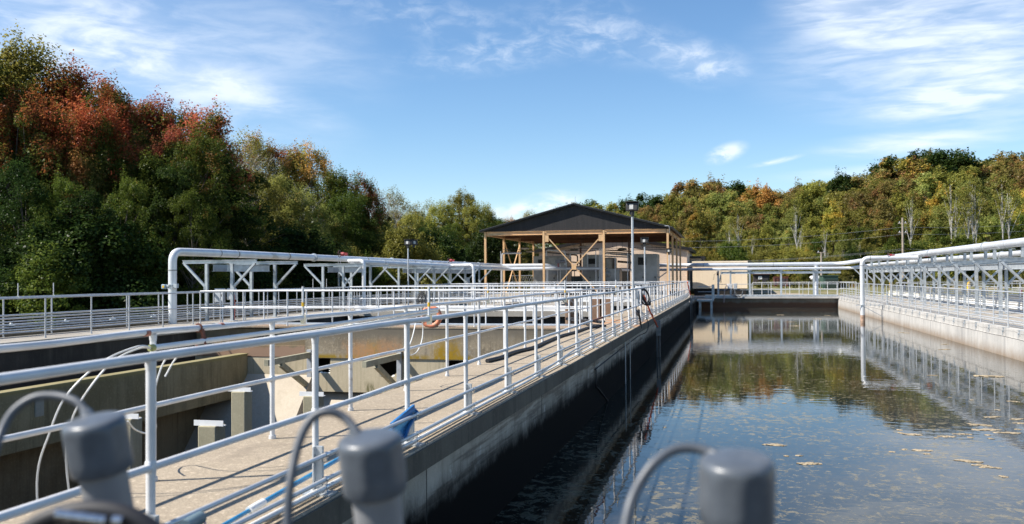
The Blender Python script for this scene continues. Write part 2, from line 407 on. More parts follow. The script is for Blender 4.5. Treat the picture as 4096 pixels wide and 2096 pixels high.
fil = t.new('ShaderNodeBsdfDiffuse'); fil.inputs[0].default_value = (.13, .15, .18, 1)
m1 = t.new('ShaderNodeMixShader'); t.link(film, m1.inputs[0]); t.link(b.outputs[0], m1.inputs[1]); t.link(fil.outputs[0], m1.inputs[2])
m2 = t.new('ShaderNodeMixShader'); t.link(scum, m2.inputs[0]); t.link(m1.outputs[0], m2.inputs[1]); t.link(dif.outputs[0], m2.inputs[2])
t.link(m2.outputs[0], t.n['Material Output'].inputs[0]); water_m = m
struct('water', MB().quad((-2.79, NY - .05, WZ), (RWX - .04, NY - .05, WZ), (RWX - .04, FR, WZ), (-2.79, FR, WZ)), water_m)

# foam clumps floating on the water ---------------------------------------
foam_m = concrete('foam', (.44, .36, .245), (.30, .24, .155), (.22, .17, .10), .6, streak_amt=.4, scale=9)
foam_px = [(3095, 1780, .26), (3145, 1825, .14), (3200, 1822, .15), (3240, 1855, .34), (3147, 1552, .13), (3135, 1613, .13), (3245, 1600, .16), (3325, 1594, .1),
           (3600, 1720, .16), (3650, 1738, .32), (3605, 1733, .16), (3785, 1746, .3), (3745, 1752, .12), (3572, 1808, .15), (3612, 1798, .15), (3690, 1802, .22), (3708, 1816, .16),
           (3920, 1700, .4), (3935, 1720, .36), (3970, 1719, .24), (3885, 1750, .16), (3950, 1741, .17), (3962, 1754, .16), (4030, 1732, .42), (4068, 1677, .3), (4085, 1693, .2), (4070, 1718, .16), (3970, 1668, .24), (3850, 1737, .3),
           (3870, 1845, .28), (3925, 1862, .2), (3958, 1870, .2), (4015, 1906, .17), (3800, 1590, .14), (3885, 1600, .14), (3960, 1505, .7), (3730, 1502, .22), (2660, 1710, .12), (3990, 1640, .16), (4050, 1606, .2),
           (3605, 1330, .3), (3625, 1332, .25), (3780, 1377, .3), (3775, 1398, .45), (3160, 1288, .5), (3180, 1304, .6), (3270, 1276, .5), (3310, 1262, .4), (3080, 1276, .5), (3120, 1260, .5)]
for k, (px, py, w) in enumerate(foam_px):
    c = onZ(px, py, WZ); f = MB(); rr = random.Random(k + 50)
    nb = 4 if w < .18 else 9
    w_ = w * 1.3 * (.55 if w < .3 else .42); ang = rr.uniform(-.5, .5)
    for q in range(nb):
        u = (rr.uniform(-1, 1) * .3 if nb == 4 else (q / (nb - 1) * 2 - 1) * .8); v_ = rr.gauss(0, .08) * w_
        f.sphere((c.x + u * w_ * math.cos(ang), c.y + u * w_ * math.sin(ang) + v_ * 1.6, WZ + .002), w_ * rr.uniform(.26, .44) * (1 - .35 * abs(u)), 10, (1, .85, .2), .8, k + q * 3.3)
    side = 'in the sunny water' if px < 3500 else ('in front of the long pale wall' if py < 1520 else 'below the dark rack reflection')
    size = 'tiny' if w < .15 else ('small' if w < .25 else ('wide' if w > .33 else 'lumpy'))
    o = f.build('foam_clump', foam_m, org=(c.x, c.y, WZ))
    ROW = sorted(range(len(foam_px)), key=lambda i: foam_px[i][0]).index(k) + 1
    ordn = '%d%s' % (ROW, {1: 'st', 2: 'nd', 3: 'rd'}.get(ROW % 10 if ROW not in (11, 12, 13) else 0, 'th'))
    tag(o, '%s tan foam clump %s, %s from the left' % (size, side, ordn), 'foam', 'tan foam clumps floating on the water')

# ------------------------------------------------------------------ left basins
struct('left_walkway', MB().box(-18.3, -4, -.22, -16.4, 70, 0), conc_deck_far, bevel=.01)
wall(MB().box(-18.2, NY, -4.6, -16.45, 67, -.222), conc_dark, 'black wall in shade beneath the left walkway')  # near-black colour paints in the shade on this sunless face
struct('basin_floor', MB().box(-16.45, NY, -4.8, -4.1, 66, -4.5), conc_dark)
tr = wall(MB().box(-14.85, NY, -2.16, -14.6, 26.19, -.9).box(-14.9, NY, -.9, -14.57, 26.19, -.86).box(-16.44, NY, -2.16, -14.85, 26.19, -2.0), conc_trough,
          'olive mossy trough wall hung inside the empty left basin')
MB().box(-15.75, NY, -4.6, -15.5, 26.19, -2.162).build('lower_wall', concrete('lower_basin_concrete', (.24, .20, .125), (.15, .12, .07), (.08, .065, .04), .4, streak_amt=.7), tr)
pl = onX(158, 1610, -14.59)
MB().box(-14.6, pl.y - .13, pl.z - .3, -14.585, pl.y + .13, pl.z + .18).build('patch_plate', concrete('plate', (.34, .33, .27), (.28, .27, .22), (.2, .2, .15), .2), tr)
# cross wall (hanging channel) with broken openings
AX0, AX1, AY, AY2 = -16.44, -4.29, 26.2, 27.7
wa = MB().box(-12.66, AY, -.97, AX1, AY + .3, -.06).box(AX0, AY + .3, -.97, AX1, AY2, -.06)
crossw = wall(wa, conc_A, 'brown streaked cross wall with yellow moss and broken holes in the empty basin')
MB().box(AX0, AY - .012, -.058, AX1, AY2 + .05, -.006).build('coping', conc_deck, crossw)
MB().box(AX0, AY + .02, -.96, -12.68, AY + .29, -.62).box(AX0, AY + .12, -.62, -12.68, AY + .29, -.1).build('recess_panel', concrete('rusty_recess', (.24, .17, .10), (.20, .17, .11), (.14, .11, .07), .25, lo=((.29, .19, .13), -.6, -.7)), crossw)
def holed(x0, x1, z0, z1, holes, y, th):
    bm = bmesh.new(); loops = []
    def loop(pts):
        vs = [bm.verts.new((x, y, z)) for x, z in pts]
        return [bm.edges.new((vs[i], vs[(i + 1) % len(vs)])) for i in range(len(vs))]
    es = loop([(x0, z0), (x1, z0), (x1, z1), (x0, z1)])
    for h in holes: es += loop(h)
    bmesh.ops.triangle_fill(bm, use_beauty=True, use_dissolve=False, edges=es, normal=(0, -1, 0))
    r = bmesh.ops.extrude_face_region(bm, geom=bm.faces[:])
    bmesh.ops.translate(bm, verts=[v for v in r['geom'] if isinstance(v, bmesh.types.BMVert)], vec=(0, th, 0))
    bmesh.ops.recalc_face_normals(bm, faces=bm.faces)
    me = bpy.data.meshes.new('ledge_panel'); bm.to_mesh(me); bm.free(); return me
hr = random.Random(3)
def jag(x0, x1, z0, z1, rag, n=14):
    pts = [(x0, z1), ]
    side = [(x0, z1 + (z0 - z1) * i / 6) for i in range(1, 6)] + [(x0 + (x1 - x0) * i / n, z0) for i in range(0, n + 1)] + [(x1, z0 + (z1 - z0) * i / 6) for i in range(1, 6)]
    cx, cz = (x0 + x1) / 2, (z0 + z1) / 2
    for (x, z) in side:
        k = hr.uniform(0, rag)
        if rag > .1: # rounder
            dx, dz = (x - cx) / (x1 - x0) * 2, (z - cz) / (z1 - z0) * 2
            if dz < 0: k += .3 * (abs(dx) ** 3) * min(1, abs(dz))
        pts.append((x + (cx - x) * k, z + (cz - z) * k))
    pts.append((x1, z1)); return pts
holes = [jag(-12.45, -11.84, -1.45, -.985, .07), jag(-10.42, -9.62, -1.56, -1.0, .2), jag(-8.2, -7.40, -1.48, -1.0, .16), jag(-6.2, -5.6, -1.42, -1.0, .12)]
me = holed(AX0, AX1, -2.0, -.975, holes, AY + .035, .2); me.materials.append(conc_A2)
lp = bpy.data.objects.new('ledge_panel', me); C.objects.link(lp); lp.parent = crossw
rim = MB()
for h in holes[:4]:
    pts = [(x, z) for x, z in h[1:-1]]
    for (x, z) in pts:
        if z < -1.2 and hr.random() < .55: rim.sphere((x + hr.uniform(-.03, .03), AY + .07, z + hr.uniform(-.02, .01)), hr.uniform(.03, .065), 7, (1.2, .6, .7), 1.2, x * 9)
rim.build('broken_edge', white_paint, crossw)
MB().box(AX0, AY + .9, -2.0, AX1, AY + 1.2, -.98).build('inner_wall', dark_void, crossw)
struct('hopper_slope', MB().prism([(-12.42, AY + .4, -2.0), (-12.42, AY - 2.1, -4.5), (-12.42, AY + .4, -4.5)], (AX1 + 12.42 + .19, 0, 0)).prism([(AX0, AY - .01, -1.5), (AX0, AY - 3.0, -4.5), (AX0, AY - .01, -4.5)], (-12.42 - AX0, 0, 0)), conc_hopper)
MB().tube(spline([(-11.05, AY + .62, -2.0), (-11.2, AY + .05, -2.6), (-11.5, AY - .5, -3.6)]), .012, 6).build('crack', conc_dark, crossw)
# triangular brackets
def bracket(px_plate, label):
    c = onY(px_plate, 1425, AY - .02); x = c.x; t = thing('wall_bracket', (x, AY, -1.0), label, 'bracket', 'triangular brackets on the stained cross wall')
    MB().box(x - .07, AY - .07, -1.95, x + .07, AY + .03, -.72).build('back_plate', rail_galv, t)
    MB().box(x - .06, AY - 2.75, -.97, x + .06, AY - .07, -.80).build('arm', frp, t)
    MB().bar((x, AY - 1.9, -.985), (x, AY - .08, -1.86), .11, .15).build('strut', frp, t)
bracket(1238, 'weathered triangular bracket on the cross wall, left of the broken round hole')
bracket(1597, 'weathered triangular bracket on the cross wall, in front of the broken round hole')
# concrete pillars with white angle brackets
def pillar(x, y, label, zt=-.8):
    t = thing('pillar', (x, y, -4.5), label, 'pillar', 'concrete pillars in the empty basin')
    f = MB(); k = 10
    f.box(x - .15, y - .15, -4.5, x + .15, y + .15, zt); f.build('shaft', conc_pillar, t, bevel=.015)
    MB().box(x - .24, y - .1, zt + .001, x + .26, y - .02, zt + .012).box(x - .24, y - .112, zt + .001, x + .26, y - .1, zt + .085).box(x - .02, y - .02, zt + .015, x + .0, y + .0, zt + .05).box(x + .12, y - .02, zt + .015, x + .14, y + 0, zt + .05).build('angle_bracket', white_paint, t)
pillar(-7.8, 12.9, 'short square pillar with white angle bracket, nearest the walkway railing')
pillar(-7.8, 16.5, 'square pillar half hidden behind a white railing post by the sloping basin floor')
pillar(-9.55, 13.3, 'square pillar partly hidden behind the leftmost grey capped pipe')
pillar(-9.55, 16.9, 'tall square pillar with white angle bracket against the dark basin corner')
# further basins behind the cross wall
for (y0, y1, lab) in ((38.0, 39.4, 'black stained and shaded cross wall under the second cross walkway'), (52.0, 53.4, 'distant cross wall behind the second cross walkway')):  # second walkway's wall: dark colour carries stain and painted-in overhang shade
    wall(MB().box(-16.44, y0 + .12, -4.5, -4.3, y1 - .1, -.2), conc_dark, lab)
    struct('cross_walkway', MB().box(-16.44, y0 - .15, -.2, -4.3, y1, 0), conc_deck_far)
struct('basin_water', MB().quad((-16.4, 27.75, -1.5), (-4.2, 27.75, -1.5), (-4.2, 38, -1.5), (-16.4, 38, -1.5)), water_m)
struct('far_basin_water', MB().quad((-16.4, 39.4, -1.0), (-4.2, 39.4, -1.0), (-4.2, 66, -1.0), (-16.4, 66, -1.0)), water_m)
wall(MB().box(-16.44, 66, -4.5, -4.3, 67.5, .0), conc_deck_far, 'pale end wall of the far basin below the pavilion')
gr = MB().box(-16.3, 26.95, -.004, -4.4, 27.6, .03)
tag(gr.build('grating', steel_galv), 'narrow grey grating laid along the top of the stained cross wall', 'grating')
o = MB().box(-16, 38.02, .01, -5.6, 38.3, .24).build('white_channel', white_paint, bevel=.02)
tag(o, 'long white covered channel lying along the second cross walkway', 'channel')
o = MB().box(-15, 52.1, .01, -5.2, 52.4, .3).build('white_channel', white_paint, bevel=.02)
tag(o, 'white covered channel on the farthest cross walkway', 'channel')
# right-hand basin beyond the pipe rack
wall(MB().box(14.43, 26, -4.4, 14.8, 88.2, -.62), conc_far, 'low wall behind the right pipe rack')
wall(MB().box(24.5, 26, -4.4, 25.05, 92, DZ), conc_dark, 'dark far wall of the right hand basin behind the pipe rack')
struct('right_basin_water', MB().quad((14.8, 26, -2.57), (24.5, 26, -2.57), (24.5, 88, -2.57), (14.8, 88, -2.57)), water_m)
struct('cross_slab', MB().box(14.45, 69.1, -1.05, 24.49, 71.1, -.53).box(14.45, 86.9, -1.05, 24.49, 88.19, -.53), conc_deck_far)

# ------------------------------------------------------------------ railings
def railing(label, pts, z0=0.0, H=1.07, mid=(.54,), r=.024, mat=rail_paint, spacing=1.83, posts=None, group=None, close_ends=True, name='railing', bands=()):
    pts = [vec((p[0], p[1], z0)) for p in pts]
    t = thing(name, pts[0], label, 'railing', group)
    jr = random.Random(int(abs(pts[0].x * 31 + pts[0].y * 17)) + 3)
    def bent(h):
        a, b_ = pts[0], pts[-1]; n = max(2, int((b_ - a).length / .92)); out = []
        for i in range(n + 1):
            e = 0 if i in (0, n) else 1
            out.append(a.lerp(b_, i / n) + Vector((jr.gauss(0, .0025) * e, jr.gauss(0, .0025) * e, h + jr.gauss(0, .0032) * e)))
        return spline(out, 3)
    top_o = MB().tube(bent(H), r, 12).build('top_rail', mat, t)
    for h in mid: MB().tube(bent(h), r * .84, 10).build('mid_rail', mat, t)
    ps = []
    if posts is None:
        for a, b in zip(pts[:-1], pts[1:]):
            L = (b - a).length; n = max(1, round(L / spacing))
            ps += [a + (b - a) * (k / n) for k in range(n + 1)]
    else: ps = [vec((x, y, z0)) for x, y in posts]
    for p in ps:
        q = MB().tube([p, p + Vector((0, 0, H - r * .6))], r * .95, 10); q.lathe([(r * 1.35, -.004), (r * 1.35, .03)], p, 10)
        for h in list(mid) : q.lathe([(r * .98, -r * 1.25), (r * 1.13, -r * .9), (r * 1.13, r * .9), (r * .98, r * 1.25)], p + Vector((0, 0, h)), 10)
        q.lathe([(r * .97, -r * 2.6), (r * 1.1, -r * 1.6), (r * 1.12, -r * .6)], p + Vector((0, 0, H)), 10)
        q.build('post', mat, t)
    return t, ps
rr_posts = [5.846 + 1.853 * k for k in range(-1, 9)]; rr_posts[0] = 4.0
while rr_posts[-1] < 66.2: rr_posts.append(rr_posts[-1] + 1.84)
railing_r, _ = railing('white painted pipe railing on the water side of the central walkway', [(-2.75, 2.1), (-2.75, 68.3)], posts=[(-2.75, y) for y in rr_posts] + [(-2.75, 68.25)])
MB().tube([(-2.75, 18.95, .54), (-2.75, 20.7, .54)], .0235, 10).build('rusty_section', rust, railing_r)
lp_ys = [2.35, 4.13] + [5.92 + 1.79 * k for k in range(34)]
lp_ys = [y for y in lp_ys if y < 66]
railing_l, _ = railing('white painted pipe railing on the basin side of the central walkway', [(-4.05, 2.1), (-4.05, 68.3)], posts=[(-4.05, y) for y in lp_ys])
for px in (586, 884): 
    y = onX(px, 1335, -4.05).y; MB().tube([(-4.05, y - .025, 1.07), (-4.05, y + .025, 1.07)], .0246, 12).build('rust_band', rust_band, railing_l)
railing('white railing closing the far end of the central walkway', [(-4.05, 68.34), (-2.75, 68.34)], spacing=.65)
lf = [20.07, 21.8, 23.42, 25.05, 26.68]; lf = [20.07 - 1.65 * k for k in range(9, 0, -1)] + lf
while lf[-1] < 66: lf.append(lf[-1] + 1.65)
railing('thin grey railing along the front edge of the left walkway', [(-16.8, 5.2), (-16.8, 67)], H=1.02, r=.021, mat=rail_galv, posts=[(-16.8, y) for y in lf])
rearL, rps = railing('thin grey railing along the forest side of the left walkway', [(-18.05, 5.2), (-18.05, 67)], H=1.02, r=.021, mat=rail_galv, posts=[(-18.05, y) for y in lf])
railing('white railing on the near edge of the stained cross wall', [(-16.3, 26.3), (-4.3, 26.3)], spacing=1.5, r=.023)
railing('white railing on the far edge of the stained cross wall', [(-16.3, 27.62), (-4.3, 27.62)], spacing=1.5, r=.023)
for y, nm in ((38.0, 'second cross walkway, near side'), (39.3, 'second cross walkway, far side'), (52.0, 'third cross walkway, near side'), (53.3, 'third cross walkway, far side'), (66.2, 'basin end below the pavilion')):
    railing('white railing along the ' + nm, [(-16.3, y), (-4.4, y)], spacing=1.35, r=.024)
for x, lab in ((-9.6, 'white railing running away between the second and third cross walkways'), (-12.6, 'white railing running away left of the second cross walkway boxes')):
    railing(lab, [(x, 39.5), (x, 51.8)], spacing=1.5, r=.022)
    struct('service_path', MB().box(x - .1, 39.41, -.18, x + .9, 51.84, -.006), conc_deck_far)
# right wall railing with face clamps
rp = [34.3 + 1.857 * k for k in range(-5, 29)]
RX_ = RWX + .14
rrail = thing('railing', (RX_, 26, DZ), 'thin galvanised railing clamped along the top of the long pale wall', 'railing')
MB().tube([(RX_, 24.9, .811), (RX_, FR - .5, .811)], .025, 10).build('top_rail', rail_galv, rrail)
for h in (.291, -.197): MB().tube([(RX_, 24.9, h), (RX_, FR - .5, h)], .022, 8).build('mid_rail', rail_galv, rrail)
for y in rp:
    po = MB().tube([(RX_, y, DZ), (RX_, y, .79)], .024, 8).build('post', rail_galv, rrail)
    MB().box(RWX - .06, y - .03, DZ - .012, RX_, y + .03, DZ + .018).box(RWX - .035, y - .034, -.62, RWX - .003, y + .034, DZ + .004).tube([(RWX - .058, y, -.74), (RWX - .058, y, -.54)], .013, 6).box(RWX - .075, y - .026, -.59, RWX - .036, y + .026, -.565).build('wall_clamp', steel_galv, po)
railing('galvanised railing along the near edge of the far walkway', [(-1.0, FR - .66), (9.6, FR - .66)], z0=-.315, H=.99, mid=(.47,), r=.025, mat=rail_galv, posts=[(.514 + 1.495 * k, FR - .66) for k in range(-1, 7)])
railing('white railing along the back of the far walkway', [(2.24, 91.4), (11.6, 91.4)], z0=DZ, H=1.25, mid=(.62,), r=.028, spacing=.82)
railing('white railing behind the right pipe rack', [(14.36, 26), (14.36, 87)], z0=DZ - .004, H=1.2, r=.027, mat=rail_galv, spacing=1.95)
railing('grey railing on the cross slab of the right basin', [(14.5, 87.2), (24.3, 87.2)], z0=-.53, H=1.3, r=.027, mat=rail_galv, spacing=1.6)
railing('grey railing on the nearer slab of the right basin', [(14.5, 69.4), (24.3, 69.4)], z0=-.53, H=1.3, r=.027, mat=rail_galv, spacing=1.6)
railing('grey railing on the far wall of the right basin', [(24.75, 40), (24.75, 91)], z0=DZ, H=1.3, r=.027, mat=rail_galv, spacing=2.5)
# thin white rods clamped to the rails
def rod(x, y, z, L, label, band=True):
    t = thing('marker_rod', (x, y, z), label, 'rod', 'thin white rods clamped to railings')
    MB().tube([(x, y, z), (x, y, z + L)], .012, 8).build('rod', rail_paint, t)
    MB().tube([(x, y, z - .035), (x, y, z + .03)], .03, 8).box(x - .02, y - .012, z - .06, x + .02, y + .03, z - .03).build('clamp', steel_shiny, t)
    if band: MB().tube([(x, y, z + .11), (x, y, z + .15)], .0135, 8).build('yellow_band', yellow_m, t)
def rod_at(px, py, x, H, topy, label):
    a = onX(px, py, x); b_ = onX(px, topy, x); rod(x, a.y, H, max(.25, b_.z - H), label)
rod_at(1212, 1280, -4.05, 1.07, 1146, 'white rod with yellow band clamped to the basin side railing above the hose')
rod_at(1716, 1280, -2.75, 1.07, 1146, 'white rod with yellow band clamped to the water side railing beside the orange ring')
rod_at(1952, 1205, -4.05, 1.07, 1132, 'white rod on the basin side railing just right of the orange ring')
rod_at(2261, 1203, -2.75, 1.07, 1122, 'white rod on the water side railing below the tan column brace')
rod_at(2464, 1172, -2.75, 1.07, 1120, 'white rod on the water side railing just left of the tall lamp post')
for px, top, k in ((72, 1143, 'leftmost'), (214, 1141, 'second from left')):
    a = onX(px, 1190, -18.05); rod(-18.05, a.y, 1.02, .36, 'slim white rod on the forest side railing, ' + k, False)
for px, k in ((1252, 'first'), (1306, 'second')):
    a = onX(px, 1165, -18.05); rod(-18.05, a.y, 1.02, .42, 'slim white rod on the forest side railing behind the pipe rack, %s of the pair' % k, False)

# ------------------------------------------------------------------ conduits of the central walkway
GC = 'galvanised conduits along the water edge of the central walkway'
def wavy(x, z, y0, y1, lifts): 
    pts = []; y = y0
    while y < y1: 
        pts.append((x + .003 * math.sin(y * 1.1), y, z(y))); y += .45
    pts.append((x, y1, z(y1))); return pts
def zup(y): return .262 if y < 26.5 else max(.16, .262 - (y - 26.5) * .05)
def lift(y): # the lower pair is raised past Y=14..17 and dips on the way
    return .07 * (1 / (1 + math.exp(-(y - 15.2) * 2.6)))
def lift2(y): return .07 * (1 / (1 + math.exp(-(y - 13.6) * 2.6)))
for (x, f, lab) in ((-2.655, zup, 'upper galvanised conduit on short posts beside the water side railing'),
                    (-2.655, lambda y: .098 + lift(y), 'middle galvanised conduit of the three along the walkway edge'),
                    (-2.655, lambda y: .045 + lift2(y), 'lowest galvanised conduit of the three along the walkway edge'),
                    (-2.70, lambda y: .028, 'pale conduit lying on the deck behind the lower pair')):
    o = MB().tube(wavy(x, f, 2.2, 66, 0), .0155 if x > -2.69 else .013, 10).build('conduit', conduit_m if x > -2.69 else pvc_white); tag(o, lab, 'conduit', GC)
for h in (.33, .39):
    o = MB().tube([(-2.655, 29.5, h - .15), (-2.655, 66, h - .15)], .014, 8).build('conduit', conduit_m)
    tag(o, ('higher' if h > .35 else 'lower') + ' thin conduit added along the far half of the walkway edge', 'conduit', GC)
st0 = None
for k, y in enumerate(rr_posts):
    yy = y - .06 if k else 3.93
    if yy > 64: break
    lab = 'short galvanised channel post holding conduits, %s along the walkway edge' % ('number %d' % (k + 1))
    lab = ('nearest' if k == 0 else '%d%s' % (k + 1, {2: 'nd', 3: 'rd'}.get(k + 1, 'th') if k + 1 < 20 else {1: 'st', 2: 'nd', 3: 'rd'}.get((k + 1) % 10, 'th'))) + ' short channel post holding conduits along the walkway edge, counted from the camera'
    if st0 is None:
        st0 = thing('channel_post', (-2.68, yy, 0), lab, 'conduit post', 'short channel posts holding conduits')
        MB().box(-2.725, yy - .0, 0, -2.675, yy + .03, .32).box(-2.73, yy - .03, 0, -2.722, yy + .03, .32).build('channel', steel_galv, st0)
        MB().box(-2.79, yy - .06, 0, -2.6, yy + .08, .012).build('foot', steel_galv, st0)
        for h in (.262, .098, .045):
            MB().tube([(-2.655, yy - .005, h), (-2.655, yy + .03, h)], .021, 10).box(-2.668, yy + .005, h - .045, -2.644, yy + .02, h - .015).build('clamp', steel_shiny, st0)
    else: instance(st0, (-2.68, yy, 0), lab)
# conduits and hoses hung below the basin side rail
for (dx, dz, y0, lab) in ((.045, -.105, 5.83, 'upper white pipe strapped under the basin side railing'), (.03, -.165, 6.0, 'lower white pipe strapped under the basin side railing')):
    o = MB().tube([(-4.05 + dx, y0, 1.07 + dz), (-4.05 + dx * .9, 9, 1.07 + dz * .9), (-4.05 + dx * .5, 12.55, 1.07 + dz * .62)], .021, 10).build('sleeve_pipe', pvc_white); tag(o, lab, 'pipe', 'white pipes under the basin side railing')
MB_ = MB().tube([(-4.005, 5.82, .965), (-4.005, 5.86, .965)], .026, 10).build('end_plug', plain('lichen_plug', (.35, .36, .14), .8, 0, .2)); tag(MB_, 'yellow green end plug on the upper white pipe', 'plug')
wr = MB().tube([(-4.02, 6.03, .905), (-4.02, 6.1, .905), (-4.02, 6.3, .905)], [.02, .031, .03], 10).build('tape_wrap', white_paint); tag(wr, 'white tape wrapped round the end of the lower pipe', 'tape')
ys = onX(794, 1320, -4.05).y
o = MB().tube([(-4.05 + .03 * math.sin(a), ys, 1.07 + .031 * math.cos(a)) for a in [i * .63 for i in range(11)]], .008, 6).bar((-4.02, ys, 1.06), (-4.0, ys + .01, .96), .02, .035).tube([(-4.02 + .042 * math.sin(a), ys - .01, .93 + .05 * math.cos(a)) for a in [i * .63 for i in range(11)]], .009, 6).build('clamp_strap', rust)
tag(o, 'rusty strap clamp holding the white pipes to the railing', 'clamp')
def hose(label, pts, r, mat, name='hose', cat='hose', group=None, n=8):
    o = MB().tube(spline(pts, 7), r, n).build(name, mat); return tag(o, label, cat, group)
WH = 'thin white tubes hanging into the empty basin'
hose('thin white tube curving down from the pipe end, left one', [(-4.0, 5.84, .965), (-4.02, 5.70, .985), (-4.12, 5.46, .90), (-4.25, 5.28, .70), (-4.36, 5.25, .45), (-4.5, 5.3, .1), (-4.6, 5.5, -.6)], .0065, pvc_white, 'white_tube', 'tube', WH)
hose('thin white tube curving down from the pipe end, right one', [(-4.0, 5.84, .958), (-4.03, 5.73, .97), (-4.1, 5.53, .89), (-4.2, 5.38, .68), (-4.3, 5.37, .48), (-4.42, 5.48, .2), (-4.5, 5.7, -.5)], .0065, pvc_white, 'white_tube', 'tube', WH)
hose('thin white tube looping below the tape wrapped pipe', [(-4.03, 6.26, .92), (-4.08, 6.12, .86), (-4.14, 6.09, .68), (-4.2, 6.14, .52), (-4.28, 6.28, .38), (-4.33, 6.36, .30), (-4.36, 6.3, .27), (-4.34, 6.12, .33), (-4.28, 5.95, .42)], .0065, pvc_white, 'white_tube', 'tube', WH)
hose('short white tube beside the tape wrapped pipe', [(-4.02, 6.38, .93), (-4.08, 6.26, .86), (-4.14, 6.2, .72)], .0065, pvc_white, 'white_tube', 'tube', WH)
hose('thin white tube loop hanging under the rail beside the orange ring', [(-4.08, 11.62, .985), (-4.1, 11.85, .95), (-4.12, 11.88, .85), (-4.12, 11.74, .66), (-4.12, 11.58, .52), (-4.12, 11.60, .45), (-4.12, 11.72, .425), (-4.12, 11.95, .46), (-4.12, 12.14, .6), (-4.12, 12.18, .78), (-4.1, 12.05, .93)], .0065, pvc_white, 'white_tube', 'tube', WH)
# black hose on the deck + pile of cables
hp = [(-3.0, 14.6), (-3.1, 15.3)]
hpx = [(900, 1310), (1050, 1260), (1300, 1200), (1480, 1120), (1700, 1030), (1950, 960), (2130, 900), (2310, 880)]
pts = [onZ(1800 + a * 600 / 2326, 1080 + b_ * 600 / 2326, .035) for a, b_ in hpx]
pts = [Vector((-4.0, 15.2, .035)), Vector((-3.93, 15.9, .035))] + pts
hose('thick black hose snaking along the deck of the central walkway', pts, .036, black_rubber, 'black_hose', 'hose', None, 10)
cr = random.Random(5)
for k in range(5):
    pts = []
    c0 = Vector((-4.6 + .15 * k, 27.2, .15))
    for q in range(7): pts.append((-5.0 + q * .24 + cr.uniform(-.1, .1), 28.6 - q * .36 + cr.uniform(-.25, .25), max(.03, .75 - q * .2 + cr.uniform(-.05, .08)) if k < 3 else .04 + .03 * k))
    hose('black cable of the pile behind the railing, %s' % ('topmost', 'second from top', 'middle one', 'second from the deck', 'lowest on the deck')[k], pts, .03, black_rubber, 'black_cable', 'cable', 'pile of black cables on the walkway')
# orange ring and black cable bundle
t = thing('life_ring', (-8.62, 26.33, .29), 'orange life ring hanging on the cross wall railing behind black cables', 'life ring')
MB().tube([(-8.62 + .27 * math.cos(a), 26.24, .29 + .27 * math.sin(a)) for a in [i * math.pi / 14 for i in range(28)]], .075, 12, closed=True).build('ring', buoy_m, t)
for q in range(4):
    a = q * math.pi / 2 + .6; MB().lathe([(.08, -.02), (.08, .02)], (-8.62 + .27 * math.cos(a), 26.24, .29 + .27 * math.sin(a)), 12, (-math.sin(a), 0, math.cos(a))).build('rope_band', plain('old_rope', (.35, .25, .17), .8), t)
cb = MB()
for q in range(9):
    x = -8.83 + cr.uniform(-.2, .16)
    cb.tube(spline([(x * .5 - 4.41, 26.24, 1.06), (x - .06, 26.2, .8), (x + cr.uniform(-.1, .1), 26.18, .4), (x + .03, 26.2, .2), (x + .08, 26.22, .5), (x + .1, 26.24, 1.02)], 5), .008, 5)
tag(cb.build('cable_bundle', black_rubber), 'bundle of black cables hung over the cross wall railing by the orange ring', 'cables')

# ------------------------------------------------------------------ pool net
t = thing('skimmer_net', (-2.86, 4.7, .05), 'blue skimmer net with long blue pole lying along the walkway edge', 'net')
a, b_ = Vector((-2.78, 4.2, .045)), Vector((-2.83, 7.55, .16))
MB().tube([a, a.lerp(b_, .27)], .013, 10).tube([a.lerp(b_, .27), b_], .0165, 10).build('pole', blue_pole, t)
w0 = a.lerp(b_, .245); w1 = a.lerp(b_, .30)
MB().tube([w0, w0.lerp(w1, .5), w1], [.024, .026, .024], 12).build('coupling', pvc_white, t)
Z6 = (900, 1500, 800 / 2292)
def z6(x, y, X): return onX(Z6[0] + x * Z6[2], Z6[1] + y * Z6[2], X)
fr = [z6(1905, 610, -2.71), z6(1990, 530, -2.70), z6(2090, 440, -2.69), z6(2165, 392, -2.68), z6(2200, 415, -2.665), z6(2160, 500, -2.67), z6(2100, 610, -2.675), z6(2060, 720, -2.68), z6(1985, 730, -2.69), z6(1915, 690, -2.70)]
MB().tube([p for p in fr], .016, 6, closed=True).bar(fr[0] + Vector((0, 0, .015)), fr[3] + Vector((0, 0, .015)), .02, .055).build('net_frame', plain('net_frame_blue', (.02, .15, .38), .45), t)
cen = sum(fr, Vector()) / len(fr); deepest = cen + Vector((-.05, 0, -.05)); bag = MB(); n = len(fr); rings = []
vs = []
for k in range(5):
    u = k / 4
    for i in range(n): vs.append(fr[i].lerp(deepest, u) + Vector((0, 0, -.05 * math.sin(u * 3.1) + .012 * math.sin(i * 2.3 + k * 2))))
bag.add(vs, [(k * n + i, k * n + (i + 1) % n, (k + 1) * n + (i + 1) % n, (k + 1) * n + i) for k in range(4) for i in range(n)])
bag.build('net_bag', blue_net, t)
o = MB().tube(spline([dep(760, 2120, 3.72), dep(790, 2085, 3.85), dep(812, 2062, 3.95), dep(818, 2075, 3.98), dep(822, 2100, 3.9)]), .004, 6).build('blue_cord', plain('cord', (.03, .05, .2), .6)); tag(o, 'thin dark blue cord at the end of the walkway conduits', 'cord')
o = MB().tube([dep(735, 2110, 3.6), dep(800, 2072, 3.9)], .028, 12).build('tool_handle', plain('teal_grey', (.14, .2, .22), .5)); tag(o, 'grey teal tool handle lying under the upper conduit', 'handle')

